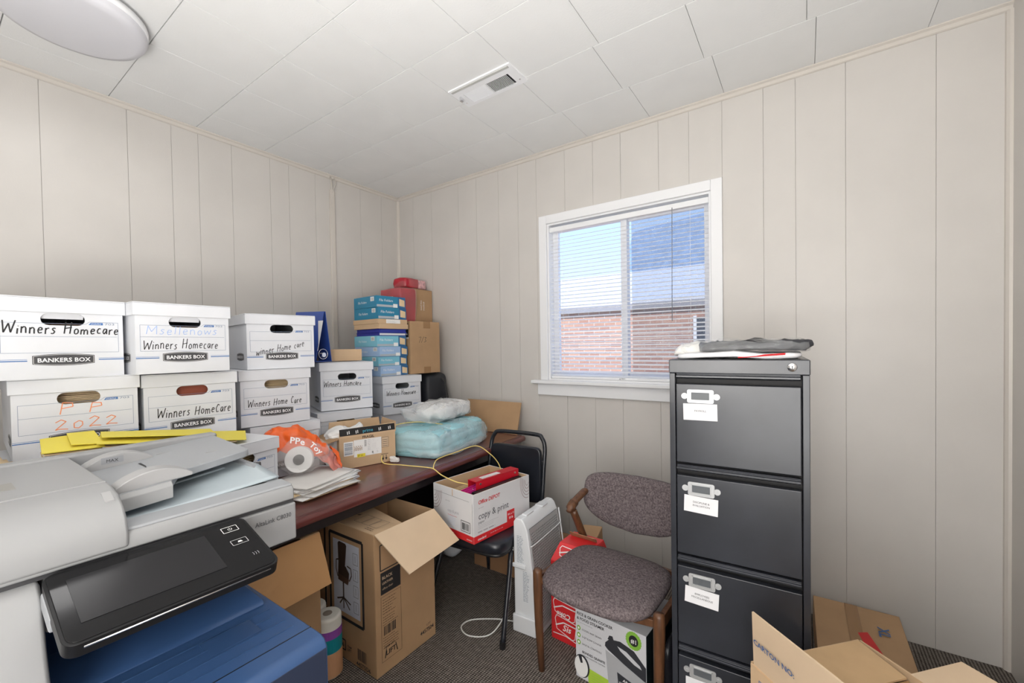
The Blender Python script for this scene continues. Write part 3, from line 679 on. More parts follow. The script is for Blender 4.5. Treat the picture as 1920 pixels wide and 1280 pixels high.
# the roll of white tape, lying in the bag and facing the room
r0 = Vector((.03, -.055, .060)); ax = Vector((.80, -.58, .16)).normalized()
MB().tube([r0-ax*.03, r0+ax*.03], .058, 36).build('tape_roll', mat('white_roll', (.80, .80, .80), .5), ob_, bevel=.004)
MB().tube([r0+ax*.0285, r0+ax*.0345], .023, 24).build('roll_core', mat('grey_core', (.05, .05, .055), .6), ob_)
MB().sheet(bagfn((.0, -.025, .066), .085, .125, .17, 3, .02), 34, 18).build('clear_part', film('clear_shopping_bag_film', (.95, .93, .92), .22, .15), ob_, smooth=True)
def drape(c, prof, tw, seed, amp=.018):
    # crumpled sheet of plastic lying over the roll: prof = centre line, tw = half widths
    c = Vector(c)
    def fn(u, v):
        k = u*(len(prof)-1); i = min(int(k), len(prof)-2); t_ = k-i
        p_ = Vector(prof[i]).lerp(Vector(prof[i+1]), t_); w_ = tw[i]*(1-t_)+tw[i+1]*t_
        a = (v-.5)*2; q = p_+Vector((.35*w_*a, .25*w_*a, -abs(a)**2*w_*.7+w_*.25))+Vector((.6, .3, .7))*0
        q = q+Vector((w_*a*.55, -w_*a*.25, -w_*a*.55))
        return c+q+noise.noise_vector(q*22+Vector((seed, 0, 0)))*amp+noise.noise_vector(q*60+Vector((0, seed, 0)))*amp*.4
    return fn
MB().sheet(drape((0, 0, 0), [(-.10, -.165, .125), (-.08, -.10, .172), (-.045, -.035, .165), (-.01, .03, .140), (.00, .075, .100)], [.030, .075, .092, .080, .045], 4), 40, 18).build('orange_part', M_orange, ob_, smooth=True, solid=.0006)
MB().sheet(drape((.02, .0, -.03), [(-.03, .0, .150), (-.01, .05, .120), (.0, .095, .075), (.01, .125, .035)], [.045, .075, .075, .050], 9), 34, 18).build('pink_part', film('pink_bag_film', (.85, .30, .24), .62, .2), ob_, smooth=True, solid=.0006)
MB().sheet(drape((.035, .02, -.035), [(-.02, .09, .115), (.0, .115, .075), (.01, .105, .035), (.0, .06, .010)], [.022, .032, .028, .018], 13, .012), 30, 12).build('orange_part', M_orange, ob_, smooth=True, solid=.0006)
f = Face(ob_, (.035, -.135, .150), (.50, .82, -.10), (-.35, .10, .90))
f.text('PPe', .03, .0, .040, M_white, bold=True, rot=-10).text('Toy', .105, -.012, .036, M_white, bold=True, rot=-45).done()

pc = thing('parcel_carton', 'open brown parcel carton with shipping labels and black tape on the desk', 'box', (1.130, -1.203, .767), -17)
cx, cy, ch, th = .22, .305, .165, .004     # local: front face at x=0
b = MB(); b.box(-cx, 0, -cy/2, cy/2, 0, th).box(-th, 0, -cy/2, cy/2, th, ch).box(-cx, -cx+th, -cy/2, cy/2, th, ch).box(-cx+th, -th, -cy/2, -cy/2+th, th, ch).box(-cx+th, -th, cy/2-th, cy/2, th, ch)
b.build('box', M_kraft2, pc)
MB().slab((.0, -cy/2, ch), (0, cy/2, ch), (-.012, cy/2+.004, ch+.050), (-.010, -cy/2+.006, ch+.044), .004).build('front_flap', M_kraft2, pc)
MB().slab((-cx, cy/2-.004, ch), (-cx, -cy/2+.004, ch), (-cx-.004, -cy/2+.01, ch+.055), (-cx-.004, cy/2-.01, ch+.055), .004).build('back_flap', M_kraft2, pc)
MB().slab((0, -cy/2, ch), (-cx, -cy/2, ch), (-cx-.01, -cy/2-.075, ch-.02), (-.02, -cy/2-.085, ch-.028), .004).build('left_flap', M_kraft, pc)
MB().slab((-cx, cy/2, ch), (0, cy/2, ch), (-.01, cy/2+.006, ch+.055), (-cx+.01, cy/2+.006, ch+.055), .004).build('right_flap', M_kraft2, pc)
nrm = Vector((0, 1, 0)).cross(Vector((-.011, 0, .047))).normalized()
f = Face(pc, Vector((0, 0, ch))+nrm*.0002, (0, 1, 0), (-.011, 0, .047))
f.rect(-cy/2+.004, .010, cy/2, .046, M_black, 'black_tape')
for q in (-.11, -.065, .06, .115): f.rect(q, .016, q+.004, .032, M_paper, 'tape_lettering', .0012).rect(q+.009, .018, q+.013, .034, M_paper, 'tape_lettering', .0012)
f.text('prime', .0, .018, .024, mat('cyan_print', (.08, .45, .62), .5), 'tape_lettering', align='c', off=.0012).done()
f = Face(pc, (0, 0, 0), (0, 1, 0), (0, 0, 1))
f.text('FRAGIL', 0, .150, .020, K, bold=True, align='c')
f.rect(-.130, .068, -.080, .142, M_paper, 'return_label').barcode(-.126, .074, -.085, .136, M_bluegrey, 7, False)
f.rect(-.078, .055, .072, .146, M_paper, 'shipping_label').barcode(-.022, .105, -.010, .140, K, 4, False).lines(-.004, .138, .062, 7, .009, M_darkgrey, .0016)
for q in range(4): f.text('SBC', -.066+q*.011, .088, .016, M_tape, rot=90)
f.pgon([(.016, .068), (.026, .060), (.026, .076)], K, 'arrow_mark').pgon([(.046, .060), (.056, .068), (.046, .076)], K, 'arrow_mark')
f.rect(-.062, .052, -.018, .070, mat('yellow_label', (.85, .72, .06), .5), 'yellow_label', .0012).text('57-H', -.058, .056, .013, K, off=.0016)
f.rect(.074, .085, .112, .140, M_kraft3, 'print').frame(.074, .085, .112, .140, .0015, K)
for q in range(4): f.line((.078, .093+q*.011), (.108, .093+q*.011), .0022, K, 'fine_print')
for q in (.080, .098): f.line((q, .018), (q, .042), .0032, K, 'arrow_mark').pgon([(q-.007, .026), (q, .012), (q+.007, .026)], K, 'arrow_mark')
f.line((.070, .047), (.110, .047), .0024, K, 'arrow_mark').done()
cw = thing('crumpled_paper', 'crumpled white packing paper sticking out of the parcel carton', 'paper', (1.01, -1.228, .772), -17)
MB().blob((0, -.03, .10), (.14, .20, .215), 26, 16, .6, .035, 13, 4).build('paper', M_paper, cw)
rc = thing('crumpled_receipt', 'small crumpled receipt on the desk beside the parcel carton', 'paper', (1.20, -1.085, .767), 10)
MB().blob((0, 0, .014), (.045, .035, .027), 14, 8, .6, .012, 30, 2).build('paper', M_env, rc)
# packs of underpads in clear plastic
M_pad = mat('pale_blue_underpad', (.36, .66, .72), .6, noise_amt=.08, noise_scale=14)
up_ = thing('underpad_pack', 'large pack of pale blue underpads in clear plastic on the desk', 'pack', (1.12, -.66, .768), 12)
rnd = random.Random(3)
for k, (y0, y1) in enumerate(((-.32, -.12), (-.115, .08), (.085, .29))):
    for j in range(3):
        MB().blob((.0, (y0+y1)/2, .027+j*.044), (.40-.015*j, y1-y0+.012, .058), 22, 10, .35, .010, 9, k*3+j).build('underpad_fold', M_pad, up_, smooth=True)
MB().blob((.0, -.012, .072), (.45, .67, .152), 72, 30, .35, .028, 13, 21).build('clear_bag', film('underpad_bag_film', (.78, .92, .95), .34, .10), up_, smooth=True)
MB().blob((.11, -.02, .020), (.28, .62, .038), 36, 8, .5, .018, 22, 22).build('crumpled_edge', film('clear_edge_film', (.85, .93, .95), .35, .15), up_, smooth=True)
wp = thing('white_pack', 'clear bag of folded white pads lying on top of the underpads', 'pack', (1.05, -.56, .934), 12)
MB().blob((0, .02, .048), (.28, .38, .095), 44, 20, .5, .022, 12, 31).build('pads', mat('white_pads', (.80, .80, .79), .6), wp, smooth=True)
MB().blob((0, -.03, .049), (.31, .54, .108), 56, 24, .55, .030, 14, 32).build('clear_bag', film('white_pack_film', (.92, .94, .95), .32, .12), wp, smooth=True)
MB().slab((.11, -.10, .004), (.13, .15, .006), (-.08, .17, .006), (-.08, -.10, .004), .003).build('flat_sheet', M_paper, wp)
bp_ = thing('blue_folder', 'bright blue plastic folder half hidden under the underpad pack', 'folder', (.92, -.90, .770), -8)
MB().slab((.10, -.10, .01), (.12, .10, .075), (-.16, .11, .105), (-.16, -.09, .055), .010).build('folder', mat('bright_blue_plastic', (.01, .17, .60), .25), bp_, bevel=.003)
# yellow cord from desk to carton
yc = thing('yellow_twine', 'thin yellow twine looping from the desk edge down into the white carton', 'twine', (0, 0, 0))
def spl(P, n=10):
    P = [Vector(p) for p in P]; out = []
    for i in range(len(P)-1):
        a, b_, c, d = P[max(i-1, 0)], P[i], P[i+1], P[min(i+2, len(P)-1)]
        for k in range(n):
            t_ = k/n; out.append(.5*((2*b_)+(c-a)*t_+(2*a-5*b_+4*c-d)*t_*t_+(3*b_-a-3*c+d)*t_**3))
    return out+[P[-1]]
M_cord = mat('yellow_cord_plastic', (.80, .62, .20), .45)
MB().tube(spl([(1.20, -.70, .915), (1.08, -.80, .935), (1.005, -.92, .925), (1.06, -1.015, .895), (1.134, -1.104, .83), (1.180, -1.150, .776), (1.30, -1.115, .771), (1.457, -1.075, .771), (1.492, -1.065, .763), (1.53, -1.05, .735), (1.60, -1.02, .705), (1.645, -.985, .690), (1.66, -.96, .66)]), .0028, 8).build('strand', M_cord, yc, smooth=True)
MB().tube(spl([(1.485, -1.068, .770), (1.475, -1.05, .79), (1.452, -.995, .800), (1.440, -.85, .800), (1.455, -.68, .805), (1.52, -.632, .755), (1.60, -.66, .72), (1.645, -.69, .68), (1.655, -.70, .64)]), .0028, 8).build('strand', M_cord, yc, smooth=True)

# ------------------------------------------------------------------ cartons under the desk
def open_carton(t, D, Wd, Ht, m, th=.005):
    b = MB(); b.box(-D, 0, -Wd/2, Wd/2, 0, th).box(-th, 0, -Wd/2, Wd/2, th, Ht).box(-D, -D+th, -Wd/2, Wd/2, th, Ht).box(-D+th, -th, -Wd/2, -Wd/2+th, th, Ht).box(-D+th, -th, Wd/2-th, Wd/2, th, Ht)
    return b.build('box', m, t, bevel=.0015, seg=1)
cc = thing('chair_carton', 'tall open brown carton with a printed office chair picture on its side', 'box', (1.592, -1.351, 0), 0)
D_, W_, T_ = .345, .345, .615
open_carton(cc, D_, W_, T_, M_kraft)
MB().slab((0, -W_/2, T_), (0, W_/2, T_), (.130, W_/2+.035, T_-.135), (.145, -W_/2+.06, T_-.150), .005).build('front_flap', M_kraft3, cc)
MB().slab((-D_, -W_/2, T_), (0, -W_/2, T_), (-.005, -.005, T_-.01), (-.29, .02, T_+.006), .005).build('side_flap', M_kraft2, cc)
MB().slab((-D_, W_/2, T_), (-D_, -W_/2, T_), (-D_-.03, -W_/2, T_+.05), (-D_-.03, W_/2, T_+.05), .005).build('back_flap', M_kraft, cc)
f = Face(cc, (-D_, -W_/2, 0), (1, 0, 0), (0, 0, 1))     # face with the chair picture
M_photo = mat('pale_photo_print', (.62, .65, .74), .4); M_brownprint = mat('dark_brown_print', (.05, .028, .02), .4)
f.frame(.018, .185, .262, .560, .014, K, 'printed_frame').rect(.044, .212, .240, .535, M_photo, 'photo_print')
# the printed chair
f.pgon([(.085, .430), (.135, .425), (.148, .520), (.140, .528), (.092, .530), (.082, .520)], M_brownprint, 'chair_picture', .001)
f.pgon([(.080, .375), (.160, .365), (.165, .400), (.140, .425), (.085, .430)], M_brownprint, 'chair_picture', .001)
f.pgon([(.082, .352), (.155, .345), (.164, .372), (.080, .382)], mat('mid_brown_print', (.10, .05, .035), .35), 'chair_picture', .0013)
f.path([(.078, .365), (.066, .40), (.068, .44), (.085, .445)], .006, M_brownprint, 'chair_picture', .001).path([(.165, .365), (.182, .395), (.178, .425), (.150, .43)], .006, M_brownprint, 'chair_picture', .001)
f.path([(.120, .35), (.120, .275)], .010, M_brownprint, 'chair_picture', .001)
for a, b_ in ((.070, .262), (.090, .245), (.120, .230), (.165, .236), (.172, .262)): f.line((.120, .280), (a, b_), .007, M_brownprint, 'chair_picture', .001)
for q in range(4): f.frame(.195, .235+q*.072, .228, .285+q*.072, .0016, M_darkgrey, 'pictogram').line((.211, .245+q*.072), (.211, .275+q*.072), .0018, M_darkgrey, 'pictogram')
f.frame(.090, .040, .125, .085, .006, K, 'pictogram').text('6', .107, .052, .026, K, bold=True, align='c').text('LIFT', .140, .045, .016, K, bold=True).text('TEAM', .140, .062, .012, K, bold=True)
f.barcode(.215, .035, .280, .085, K, 9).text('44ST5D6', .205, .008, .026, K, bold=True).done()
f = Face(cc, (-D_, -W_/2, T_+.0008), (1, 0, 0), (0, .1675, -.002))
f.frame(.135, .05, .185, .125, .0018, M_darkgrey, 'pictogram').frame(.190, .05, .240, .125, .0018, M_darkgrey, 'pictogram').frame(.245, .05, .295, .125, .0018, M_darkgrey, 'pictogram').rect(.055, .10, .105, .14, M_brownprint, 'pictogram').lines(.25, .035, .32, 2, .012, M_brownprint, .003).done()
g = Face(cc, (0, -W_/2, 0), (0, 1, 0), (0, 0, 1))
g.rect(.028, .345, .135, .440, K, 'black_panel').text('BLACK', .035, .410, .018, M_kraft3, bold=True, off=.0014).text('LEATHER', .035, .388, .014, M_kraft3, bold=True, off=.0014).text('office chair', .035, .365, .013, M_kraft3, off=.0014)
g.frame(.028, .450, .135, .56, .005, K).frame(.028, .055, .135, .335, .0014, M_brownprint).lines(.036, .320, .110, 6, .012, M_brownprint, .0022, 2).lines(.036, .245, .125, 4, .011, M_brownprint, .002, 3).barcode(.040, .165, .105, .205, K, 5).lines(.036, .155, .125, 5, .011, M_brownprint, .002, 4)
g.text('TEAM LIFT', .040, .108, .012, K, bold=True).text('LIFT', .048, .075, .030, K, bold=True).pgon([(.042, .066), (.05, .105), (.053, .105), (.047, .066)], K, 'pictogram').pgon([(.108, .066), (.100, .105), (.103, .105), (.113, .066)], K, 'pictogram')
g.text('4457504', .245, .045, .026, K, bold=True, width=.085).text('LOT', .285, .073, .014, K).done()
c2 = thing('chair_carton', 'second brown chair carton, closed, behind the open one under the desk', 'box', (1.225, -1.345, 0), 0)
MB().box(-.34, 0, -.17, .17, 0, .605).build('box', M_kraft, c2, bevel=.003)
f = Face(c2, (-.34, -.17, 0), (1, 0, 0), (0, 0, 1)); f.frame(.02, .19, .325, .575, .012, K).lines(.06, .40, .25, 5, .02, M_brownprint, .004).done()
kc = thing('carton', 'open kraft carton with a drooping flap beside the copier under the desk', 'box', (1.455, -1.855, 0), 0)
open_carton(kc, .42, .34, .655, M_kraft)
MB().slab((0, -.17, .655), (0, .17, .655), (.085, .165, .475), (.095, -.175, .470), .005).build('front_flap', mat('orange_kraft_cardboard', (.47, .255, .105), .7, noise_amt=.06, noise_scale=5), kc)
MB().slab((-.42, .17, .655), (0, .17, .655), (-.01, .10, .650), (-.41, .10, .650), .005).build('side_flap', M_kraft, kc)
tp = thing('paper_roll_pack', 'plastic-wrapped pack of white paper rolls with a purple and teal band', 'paper rolls', (1.385, -1.615, 0), 0)
MB().tube([(0, 0, 0), (0, 0, .262)], .056, 28).build('paper_roll', mat('soft_white_paper', (.78, .77, .72), .9, bump=.3, bump_scale=80), tp, bevel=.012, seg=3)
MB().tube([(0, 0, .2622), (0, 0, .2635)], .019, 20).build('roll_core', mat('core_card', (.30, .26, .22), .8), tp)
MB().tube([(-.118, .0, 0), (-.118, .0, .262)], .056, 28).build('paper_roll', MATS['soft_white_paper'], tp, bevel=.012, seg=3)
for z0, z1, c_, nm in ((.175, .210, (.30, .09, .45), 'purple_band'), (.115, .175, (.01, .27, .34), 'teal_band'), (.01, .115, (.65, .36, .20), 'printed_band')):
    MB().tube([(0, 0, z0), (0, 0, z1)], .0572, 28).build(nm, mat(nm+'_film', c_, .25), tp, smooth=False)
wb_ = thing('plastic_bag', 'white plastic bag hanging under the desk behind the chair carton', 'plastic bag', (1.10, -.53, 0), 0)
MB().blob((0, 0, .13), (.16, .20, .26), 24, 16, .55, .02, 8, 14).build('bag', mat('white_bag_plastic', (.70, .72, .76), .3), wb_, smooth=True)
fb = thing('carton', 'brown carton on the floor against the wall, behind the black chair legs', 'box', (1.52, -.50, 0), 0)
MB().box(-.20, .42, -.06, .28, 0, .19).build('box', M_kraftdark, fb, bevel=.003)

# ------------------------------------------------------------------ black stacking chair with the paper carton
M_tube = mat('black_enamel_tube', (.015, .017, .022), .22)
bc_ = thing('stacking_chair', 'black padded stacking chair with a tube frame, a white paper carton on its seat', 'chair', (1.665, -.815, 0), 5)
MB().blob((0, -.035, .425), (.43, .44, .070), 40, 14, .35, .0, 5, 0).build('seat', M_vinyl, bc_, smooth=True)
MB().blob((0, -.035, .394), (.42, .43, .022), 36, 8, .3, .0, 5, 0).build('seat_pan', M_black, bc_, smooth=True)
MB().blob((0, .285, .640), (.345, .036, .33), 32, 16, .22, .0, 5, 0, flat=False).build('backrest', M_vinyl, bc_, smooth=True)
MB().tube(spl([(-.185, .215, .40), (-.187, .25, .50), (-.187, .285, .70), (-.185, .305, .80), (-.165, .312, .852), (-.12, .315, .872), (.12, .315, .872), (.165, .312, .852), (.185, .305, .80), (.187, .285, .70), (.187, .25, .50), (.185, .215, .40)], 6), .0125, 10).build('back_frame', M_tube, bc_, smooth=True)
for sx_ in (-1, 1):
    MB().tube(spl([(sx_*.17, -.06, .385), (sx_*.195, -.12, .382), (sx_*.208, -.155, .35), (sx_*.214, -.18, .28), (sx_*.235, -.285, .012)], 6), .0125, 10).build('leg', M_tube, bc_, smooth=True)
    MB().tube(spl([(sx_*.185, .215, .40), (sx_*.19, .215, .34), (sx_*.205, .28, .012)], 6), .0125, 10).build('leg', M_tube, bc_, smooth=True)
    MB().cyl((sx_*.235, -.286, .0), (sx_*.235, -.284, .03), .0145, 12).build('foot_cap', M_black, bc_)
    MB().cyl((sx_*.205, .281, .0), (sx_*.205, .279, .03), .0145, 12).build('foot_cap', M_black, bc_)
MB().tube([(-.20, .215, .33), (.20, .215, .33)], .009, 8).build('crossbar', M_tube, bc_, smooth=True)
ob2 = thing('paper_carton', 'open white and red copy paper carton holding binders on the black chair', 'box', (1.815, -.905, .463), -7)
D_, W_, T_, th = .305, .415, .235, .005
open_carton(ob2, D_, W_, T_, mat('white_coated_cardboard', (.70, .70, .715), .5, noise_amt=.03, noise_scale=6))
MB().box(-D_+.006, -.006, -W_/2+.006, W_/2-.006, .006, .010).build('inside_floor', M_kraft, ob2)
for a in ((-D_+.0055, -D_+.0075, -W_/2+.006, W_/2-.006), (-D_+.0075, -.0075, W_/2-.0075, W_/2-.0055), (-D_+.0075, -.0075, -W_/2+.0055, -W_/2+.0075), (-.0075, -.0055, -W_/2+.006, W_/2-.006)):
    MB().box(*a, .010, T_-.001).build('inside_liner', M_kraft2, ob2)
f = Face(ob2, (0, -W_/2, 0), (0, 1, 0), (0, 0, 1))
M_greytxt = mat('grey_print_text', (.10, .10, .12), .5); M_midgrey = mat('mid_grey_print', (.40, .40, .43), .5)
f.rect(0, 0, W_, .034, M_red, 'red_band').text('Office DEPOT', .030, .182, .026, M_red, bold=True, slant=.15, width=.150).text('copy & print', .030, .108, .046, M_greytxt, width=.215).text('paper', .030, .088, .018, M_greytxt).text('500 SHEETS', .032, .160, .007, M_midgrey)
f.lines(.030, .080, .17, 3, .008, M_midgrey, .0012, 2).lines(.026, .048, .165, 1, .008, M_midgrey, .006, 5)
f.rect(.232, .034, .290, .090, M_red, 'red_badge').text('8½ x 11', .261, .066, .014, M_white, bold=True, align='c', off=.0016).text('20 lb', .261, .045, .016, M_white, bold=True, align='c', off=.0016)
f.text('standard', .024, .010, .016, M_white, bold=True, off=.0016).lines(.11, .018, .24, 1, .01, M_white, .003, 3)
M_swirl = mat('dark_red_line_print', (.16, .02, .03), .5)
for k in range(5):
    r_ = .018+.0135*k; f.path([(.395-r_*math.cos(a)*.75+.0, .205-r_*1.25*math.sin(a)) for a in [R(-20+ 12*i) for i in range(16)] if .395-r_*math.cos(a)*.75 < W_-.002], .0018, M_swirl, 'swirl_print')
f.done()
g = Face(ob2, (-D_, -W_/2, 0), (1, 0, 0), (0, 0, 1))
g.rect(0, 0, D_, .034, M_red, 'red_band').text('copy & print', .115, .115, .022, M_midgrey, width=.085).text('RECYCLE', .10, .165, .008, M_midgrey).lines(.115, .095, .18, 6, .008, mat('pale_blue_print', (.45, .55, .75), .5), .0014, 4).line((.115, .100), (.185, .100), .0014, M_red)
g.line((.005, .200), (.275, .196), .0012, M_greytxt, 'cut_line').line((.297, .19), (.297, .0), .0012, M_greytxt, 'cut_line')
g.frame(.215, .045, .28, .095, .0028, K, 'label_frame').barcode(.222, .052, .273, .086, K, 12).text('standard', .255, .010, .011, M_white, off=.0016).lines(.09, .018, .17, 2, .006, M_white, .002, 6)
for k in range(5):
    r_ = .018+.0135*k; g.path([(.012+r_*math.cos(a)*.8, .195-r_*1.15*math.sin(a)) for a in [R(-10+12*i) for i in range(10)]], .0018, M_swirl, 'swirl_print')
g.rect(.150, .200, .156, .233, M_kraft2, 'staple_slot').done()
rb = thing('ring_binder', 'red lever-arch binder lying on its edge in the paper carton', 'binder', (1.765, -.86, .668), -9)
M_redv = mat('red_vinyl', (.55, .010, .025), .3)
MB().box(-.002, .0, -.17, .14, -.06, .062).box(-.062, -.060, -.17, .14, -.06, .062).box(-.062, 0, -.17, .14, .059, .062).build('cover', M_redv, rb, bevel=.001)
Face(rb, (-.06, -.17, .0622), (0, 1, 0), (-1, 0, 0)).rect(.055, -.048, .185, -.016, M_paper, 'label').done()
Face(rb, (-.06, -.17, .0622), (0, 1, 0), (-1, 0, 0)).lines(.062, -.028, .175, 2, .010, M_midgrey, .003).done()
for y in (-.14, .11): MB().cyl((0, y, .045), (.0015, y, .045), .006, 12).build('rivet', M_chrome, rb)
MB().tube([(-.03, -.165, .0), (-.03, -.168, .012), (-.02, -.168, .022)], .005, 8).build('ring_clip', M_chrome, rb, smooth=True)
pk = thing('pink_folders', 'bright pink folders standing in the paper carton beside the red binder', 'folder', (1.675, -1.035, .48), -7)
M_pink = mat('pink_card', (.72, .03, .28), .45)
for k in range(3): MB().slab((-.0+.022*k, -.05, .0), (.0+.022*k, .20, .0), (.004+.022*k, .20, .225), (.018+.022*k, -.045, .215), .002).build('folder', M_pink, pk)
mk = thing('manila_folders', 'manila folders in the left half of the paper carton on the chair', 'folder', (1.60, -1.0, .48), -7)
for k in range(3): MB().slab((.02*k, -.05, .0), (.02*k, .28, .0), (.012+.02*k, .28, .200), (.012+.02*k, -.045, .198), .002).build('folder', M_manila, mk)
bk = thing('ring_binder', 'black binder wedged along the front edge of the paper carton on the chair', 'binder', (1.775, -.92, .475), -7)
MB().box(-.002, .024, -.16, .18, 0, .003).box(-.002, .0, -.16, .18, .003, .222).box(.022, .024, -.16, .18, .003, .222).box(0, .022, .178, .18, .003, .222).box(.0, .022, -.158, .178, .215, .220).build('cover', M_black, bk)
MB().cyl((-.012, -.165, .205), (.01, -.165, .205), .010, 12).build('clip', M_black, bk)

# ------------------------------------------------------------------ white panel heater
M_heater = mat('white_heater_plastic', (.72, .74, .76), .35)
ht = thing('heater', 'white upright panel heater with a mesh grille beside the black chair', 'heater', (1.895, -.935, 0), 3)
Lh, Zh = .34, .555                         # length along y, height
pr = [(0, .0), (.140, .0), (.140, .03), (.078, Zh-.055), (.060, Zh-.015), (.045, Zh), (.012, Zh), (.0, Zh-.02)]
MB().prism([(x, 0, z) for x, z in pr], (0, Lh, 0)).build('body', M_heater, ht, bevel=.007, seg=3)
na = Vector((1, 0, .125)).normalized()
def hx(t): return .1405-.062*t/.47
grl = MB()
def gpt(y, t, off=.004): return Vector((hx(t)+off, y, .035+t))
outer = [(.015, .0), (Lh-.015, .0), (Lh-.015, .475), (.015, .475)]
holes = []; cs = .0125
for i in range(23):
    for j in range(35):
        y = .030+i*cs+(cs/2 if j % 2 else 0); t_ = .022+j*cs
        if y > Lh-.028 or t_ > .455: continue
        holes.append([(y+.0050*math.cos(R(60*k+30)), t_+.0056*math.sin(R(60*k+30))) for k in range(6)])
du = (gpt(0, .475)-gpt(0, 0)).normalized()
grl.plate(outer, holes, gpt(0, 0), (0, 1, 0), du, .002).build('grille', mat('silver_mesh', (.50, .51, .52), .4, metal=.3), ht)
MB().slab(gpt(.018, .003, .0015), gpt(Lh-.018, .003, .0015), gpt(Lh-.018, .472, .0015), gpt(.018, .472, .0015), .001).build('dark_backing', M_black, ht)
MB().tube(spl([gpt(.002, .395, .008), gpt(.05, .398, .016), gpt(Lh-.05, .402, .016), gpt(Lh-.002, .404, .008)], 5), .003, 6).build('guard_bar', M_heater, ht, smooth=True)
MB().tube([gpt(Lh-.004, .0, .008), gpt(Lh-.004, .475, .008)], .004, 6).build('guard_bar', M_heater, ht, smooth=True)
MB().box(.020, .05, .05, .12, Zh-.002, Zh+.006).build('control_knob', M_heater, ht, bevel=.003)
MB().box(.012, .06, .20, .26, Zh-.004, Zh+.003).build('carry_handle', M_heater, ht, bevel=.003)
f = Face(ht, (0, -.0005, 0), (1, 0, 0), (0, 0, 1))
M_labelgrey = mat('grey_label_print', (.30, .33, .38), .5)
f.lines(.020, .470, .058, 18, .0075, M_labelgrey, .0030, 3, 'upper_label').lines(.052, .300, .088, 20, .0075, M_labelgrey, .0030, 4, 'lower_label').done()
MB().box(-.003, .070, -.010, .002, .315, .335).build('moulded_step', M_heater, ht, bevel=.004)
MB().box(-.004, .125, -.014, .002, .0, .085).build('foot', M_heater, ht, bevel=.006)
MB().tube(spl([(-.012, .02, .43), (-.014, .0, .30), (-.022, -.03, .12), (-.07, -.10, .012), (-.16, -.16, .004), (-.235, -.13, .004), (-.225, -.06, .004), (-.12, .01, .004), (-.03, .03, .012), (.0, .03, .03)], 8), .0032, 8).build('power_cord', mat('white_cord', (.72, .72, .70), .5), ht, smooth=True)

# ------------------------------------------------------------------ red drinks carton and paper bag
rc_ = thing('drinks_carton', 'tall red drinks carton with white script lettering, between heater and armchair', 'box', (2.075, -.885, 0), -3)
w_, d_, h_ = .20, .22, .445
MB().hexa([(0, 0, 0), (w_, 0, 0), (w_, d_, 0), (0, d_, 0), (0, 0, h_-.07), (w_, 0, h_-.07), (w_, d_, h_-.07), (0, d_, h_-.07)]).build('carton', M_red, rc_, bevel=.003)
MB().hexa([(0, 0, h_-.07), (w_, 0, h_-.07), (w_, d_, h_-.07), (0, d_, h_-.07), (.018, .060, h_), (w_-.018, .060, h_), (w_-.018, d_-.02, h_), (.018, d_-.02, h_)]).build('carton_top', M_red, rc_, bevel=.003)
MB().slab((.03, .15, h_), (w_-.03, .15, h_), (w_-.02, .12, h_+.03), (.03, .13, h_+.026), .003).build('torn_flap', M_kraftdark, rc_)
f = Face(rc_, (0, 0, 0), (1, 0, 0), (0, 0, 1))
def badge(f, cx, cy, w, h, txt, size, flip=False, off=.0008):
    P = [(cx-w/2, cy+h*.30), (cx-w*.44, cy+h*.5), (cx+w/2, cy+h*.36), (cx+w*.42, cy-h*.42), (cx+w*.30, cy-h*.5), (cx-w*.42, cy-h*.22)]
    f.path(P+[P[0]], .0035, M_paper, 'badge_outline').path([(cx-w*.48, cy-h*.05), (cx-w*.1, cy+h*.22), (cx+w*.46, cy+h*.18)], .006, M_paper, 'badge_swoosh')
    f.text(txt, cx+(.004 if not flip else -.004), cy-size*.42, size, M_paper, 'lettering', True, 'c', slant=.25, rot=180 if flip else 0)
badge(f, .075, .155, .125, .085, 'Coke', .034, True); badge(f, .080, .075, .115, .090, 'Sis', .042)
f.path([(.0, .235), (.06, .205), (.19, .18)], .004, M_paper, 'swirl').path([(.01, .03), (.08, .035), (.19, -.0+.012)], .004, M_paper, 'swirl').path([(.045, .345), (.055, .325), (.075, .318), (.07, .345), (.058, .352), (.045, .345)], .004, M_paper, 'swirl').path([(.12, .335), (.15, .31), (.19, .30)], .006, M_paper, 'swirl').done()
sl_ = Vector((0, .060, .07)).normalized()
f = Face(rc_, (.0, -.0005, h_-.07), (1, 0, 0), sl_); badge(f, .095, .045, .13, .062, 'Coke', .03, True); f.done()
pb = thing('paper_bag', 'torn brown paper bag standing behind the red drinks carton', 'bag', (2.115, -.52, 0), 5)
MB().hexa([(-.06, -.06, 0), (.06, -.06, 0), (.06, .07, 0), (-.06, .07, 0), (-.055, -.05, .41), (.05, -.05, .365), (.05, .06, .40), (-.055, .06, .39)]).build('bag', M_kraft, pb, bevel=.004)

